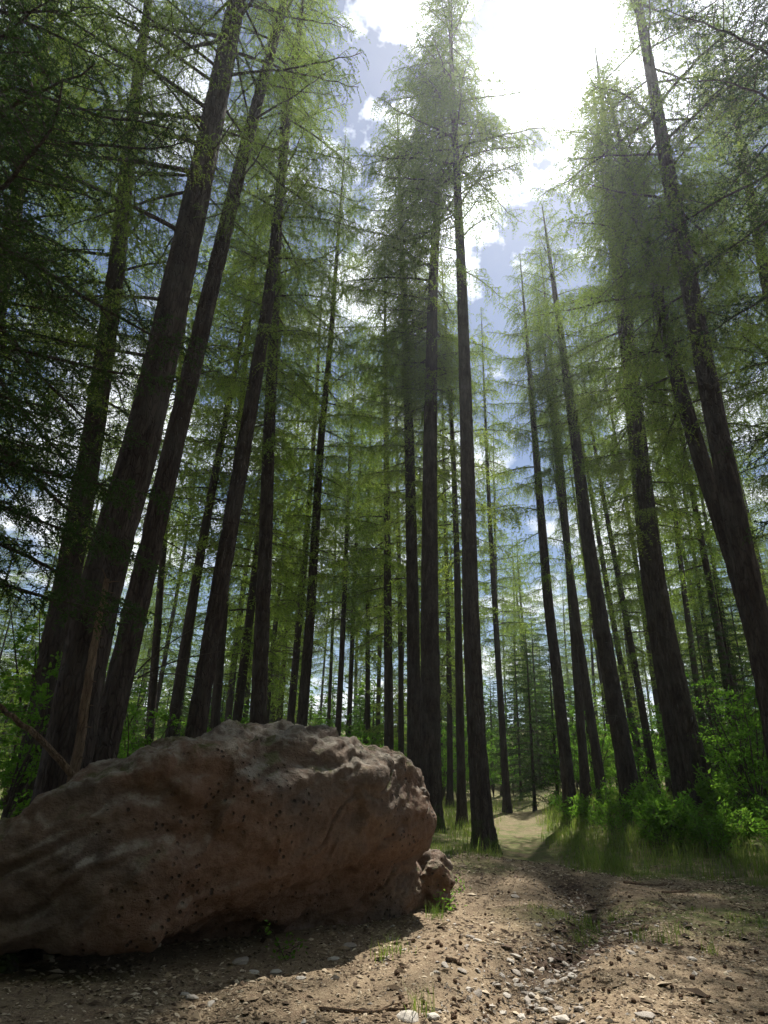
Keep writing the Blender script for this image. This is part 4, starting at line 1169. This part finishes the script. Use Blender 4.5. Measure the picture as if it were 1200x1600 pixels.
def stick(uv0, uv1, rad, label, name='fallen_stick', mat=M_DEAD, lift=.6, group=None):
    a, b = ground_hit(*uv0), ground_hit(*uv1); t = np.linspace(0, 1, 9); r = np.random.default_rng(int(uv0[0] * 7 + uv0[1]))
    Q = a[None] * (1 - t[:, None]) + b[None] * t[:, None]; Q[:, :2] += r.normal(size=(9, 2)) * .012
    Q[:, 2] = height(Q[:, 0], Q[:, 1]) + rad * lift
    c = Q[4].copy(); mb = MB(); mb.add(*tube(Q - c, rad * (1 - .55 * t) + .002, 6), 0)
    e = Q[5] - c; mb.add(*tube(np.stack([e, e + (Q[7] - Q[5]) * .6 + [.03, .05, .02], e + (Q[8] - Q[5]) * .7 + [.06, .10, .02]]), [rad * .5, rad * .4, .002], 5), 0)
    o = link(name, mb.mesh(name, [mat])); o.location = c; return tag(o, label, 'stick', group)


stick((500, 1577), (642, 1579), .014, 'long thin bare stick lying across the sunlit litter by the boulder shadow')
stick((975, 1380), (1052, 1383), .022, 'fallen branch lying on the shaded floor under the bank')
stick((1035, 1396), (1080, 1393), .02, 'short dark fallen branch near the shaded bank')
stick((980, 1460), (1012, 1452), .024, 'stout stick lying beside the gully on the sunlit side')
stick((900, 1495), (983, 1475), .018, 'weathered stick lying along the gully edge')
stick((700, 1500), (722, 1508), .02, 'short broken stick on the sunlit mound')
stick((840, 1482), (900, 1483), .012, 'thin stick bridging the stony gully')
stick((868, 1530), (900, 1522), .012, 'thin twig among the pale gully stones')
stick((706, 1575), (728, 1562), .008, 'dark thin twig on the sunlit litter')
stick((60, 1490), (130, 1478), .02, 'broken stick behind the lifted end of the boulder')
stick((20, 1512), (110, 1500), .014, 'crooked stick in the shade at the lifted end of the boulder')
for i in range(46):
    u, v = qr.uniform(610, 1190), qr.uniform(1370, 1598)
    stick((u, v), (u + qr.uniform(8, 26) * qr.choice([-1, 1]), v + qr.uniform(-6, 6)), qr.uniform(.003, .006), 'tiny fallen twig on the forest floor', 'fallen_twig', M_DEAD if i % 2 else M_TWIG, .6, 'tiny fallen twigs')

# dead spiked stem, broken pole and short post by the massive larch
def pole(name, label, pts, D, rad, spikes=(), mat=M_DEAD, cat='dead stem', down=True):
    P = axis_from_pixels(pts, D)
    if down:
        d = (P[0] - P[1]) / abs(P[0][2] - P[1][2]); g_ = hz(P[0][0], P[0][1]); P = np.vstack([P[0] + d * (P[0][2] - g_ + .1), P])
    root = empty(name, tuple(P[0]), label, cat)
    t = np.linspace(0, 1, 24); s = np.linspace(0, 1, len(P)); Q = np.stack([np.interp(t, s, P[:, i]) for i in range(3)], 1)
    Q += np.random.default_rng(5).normal(size=Q.shape) * .008
    link('stem', (lambda m_: (m_.add(*tube(Q - P[0], rad * (1 - .5 * t), 8), 0), m_)[1])(MB()).mesh('stem', [mat]), root)
    r = np.random.default_rng(9)
    for f, l, a in spikes:
        b = np.array([np.interp(f, t, Q[:, i]) for i in range(3)]) - P[0]; e = b + np.array([l * math.cos(a), -.35 * l, l * math.sin(a)])
        m_ = MB(); m_.add(*tube(np.stack([b, (b + e) / 2 + [0, 0, .01], e]), [.012, .009, .003], 5), 0); link('snag', m_.mesh('snag', [mat]), root)
    return root


pole('dead_sapling', 'dead barkless stem with short pale snags standing before the massive larch', [(118, 1200), (140, 1060), (156, 960), (167, 905)], 8.9, .075,
     [(f, l, a) for f, l, a in ((.99, .16, 2.0), (.97, .20, .05), (.90, .15, .0), (.84, .18, -.5), (.78, .18, -.35), (.71, .12, .1), (.66, .12, .0), (.49, .12, .05), (.42, .13, .05), (.36, .15, .1), (.28, .1, -.1))])
pole('dead_branch_pole', 'broken dead pole leaning against the massive larch', [(102, 1196), (60, 1150), (10, 1112), (-30, 1085)], 8.5, .045, [(.15, .35, 2.6)], cat='dead pole')
pole('short_post', 'short dark stump post under the lifted end of the boulder', [(67, 1490), (69, 1450)], 6.8, .085, (), M_BARK, 'post')
for i, (uv0, uv1) in enumerate((((215, 1060), (300, 1018)), ((210, 1055), (265, 1000)))):
    root, loc, axl, r0, D = t2
    a, b = axis_from_pixels([(158, 1190), uv0, uv1], D)[1:]
    v = b - a; m_ = DEADB[2]
    put_branch('dead_branch', root, m_[0], m_[1], a, math.atan2(v[1], v[0]), math.asin(v[2] / np.linalg.norm(v)), 1.5, 0, False, loc)

# ------------------------------------------------------------------ air
def haze():
    x0, x1, y0, y1, z0, z1 = -440, 440, -45, 540, -2, 50
    V = [(x, y, z) for x in (x0, x1) for y in (y0, y1) for z in (z0, z1)]
    T = [(0, 1, 3), (0, 3, 2), (4, 6, 7), (4, 7, 5), (0, 4, 5), (0, 5, 1), (2, 3, 7), (2, 7, 6), (0, 2, 6), (0, 6, 4), (1, 5, 7), (1, 7, 3)]
    m, nt, out = new_mat('haze_air')
    v = nt.nodes.new('ShaderNodeVolumePrincipled')
    v.inputs['Color'].default_value = (0.86, 0.92, 1.0, 1)
    v.inputs['Density'].default_value = 0.0007
    v.inputs['Anisotropy'].default_value = 0.72
    nt.links.new(v.outputs[0], out.inputs['Volume'])
    tag(link('haze', mk_mesh('haze', V, T, [m])), 'thin sunlit forest air', 'haze', kind='stuff')


haze()
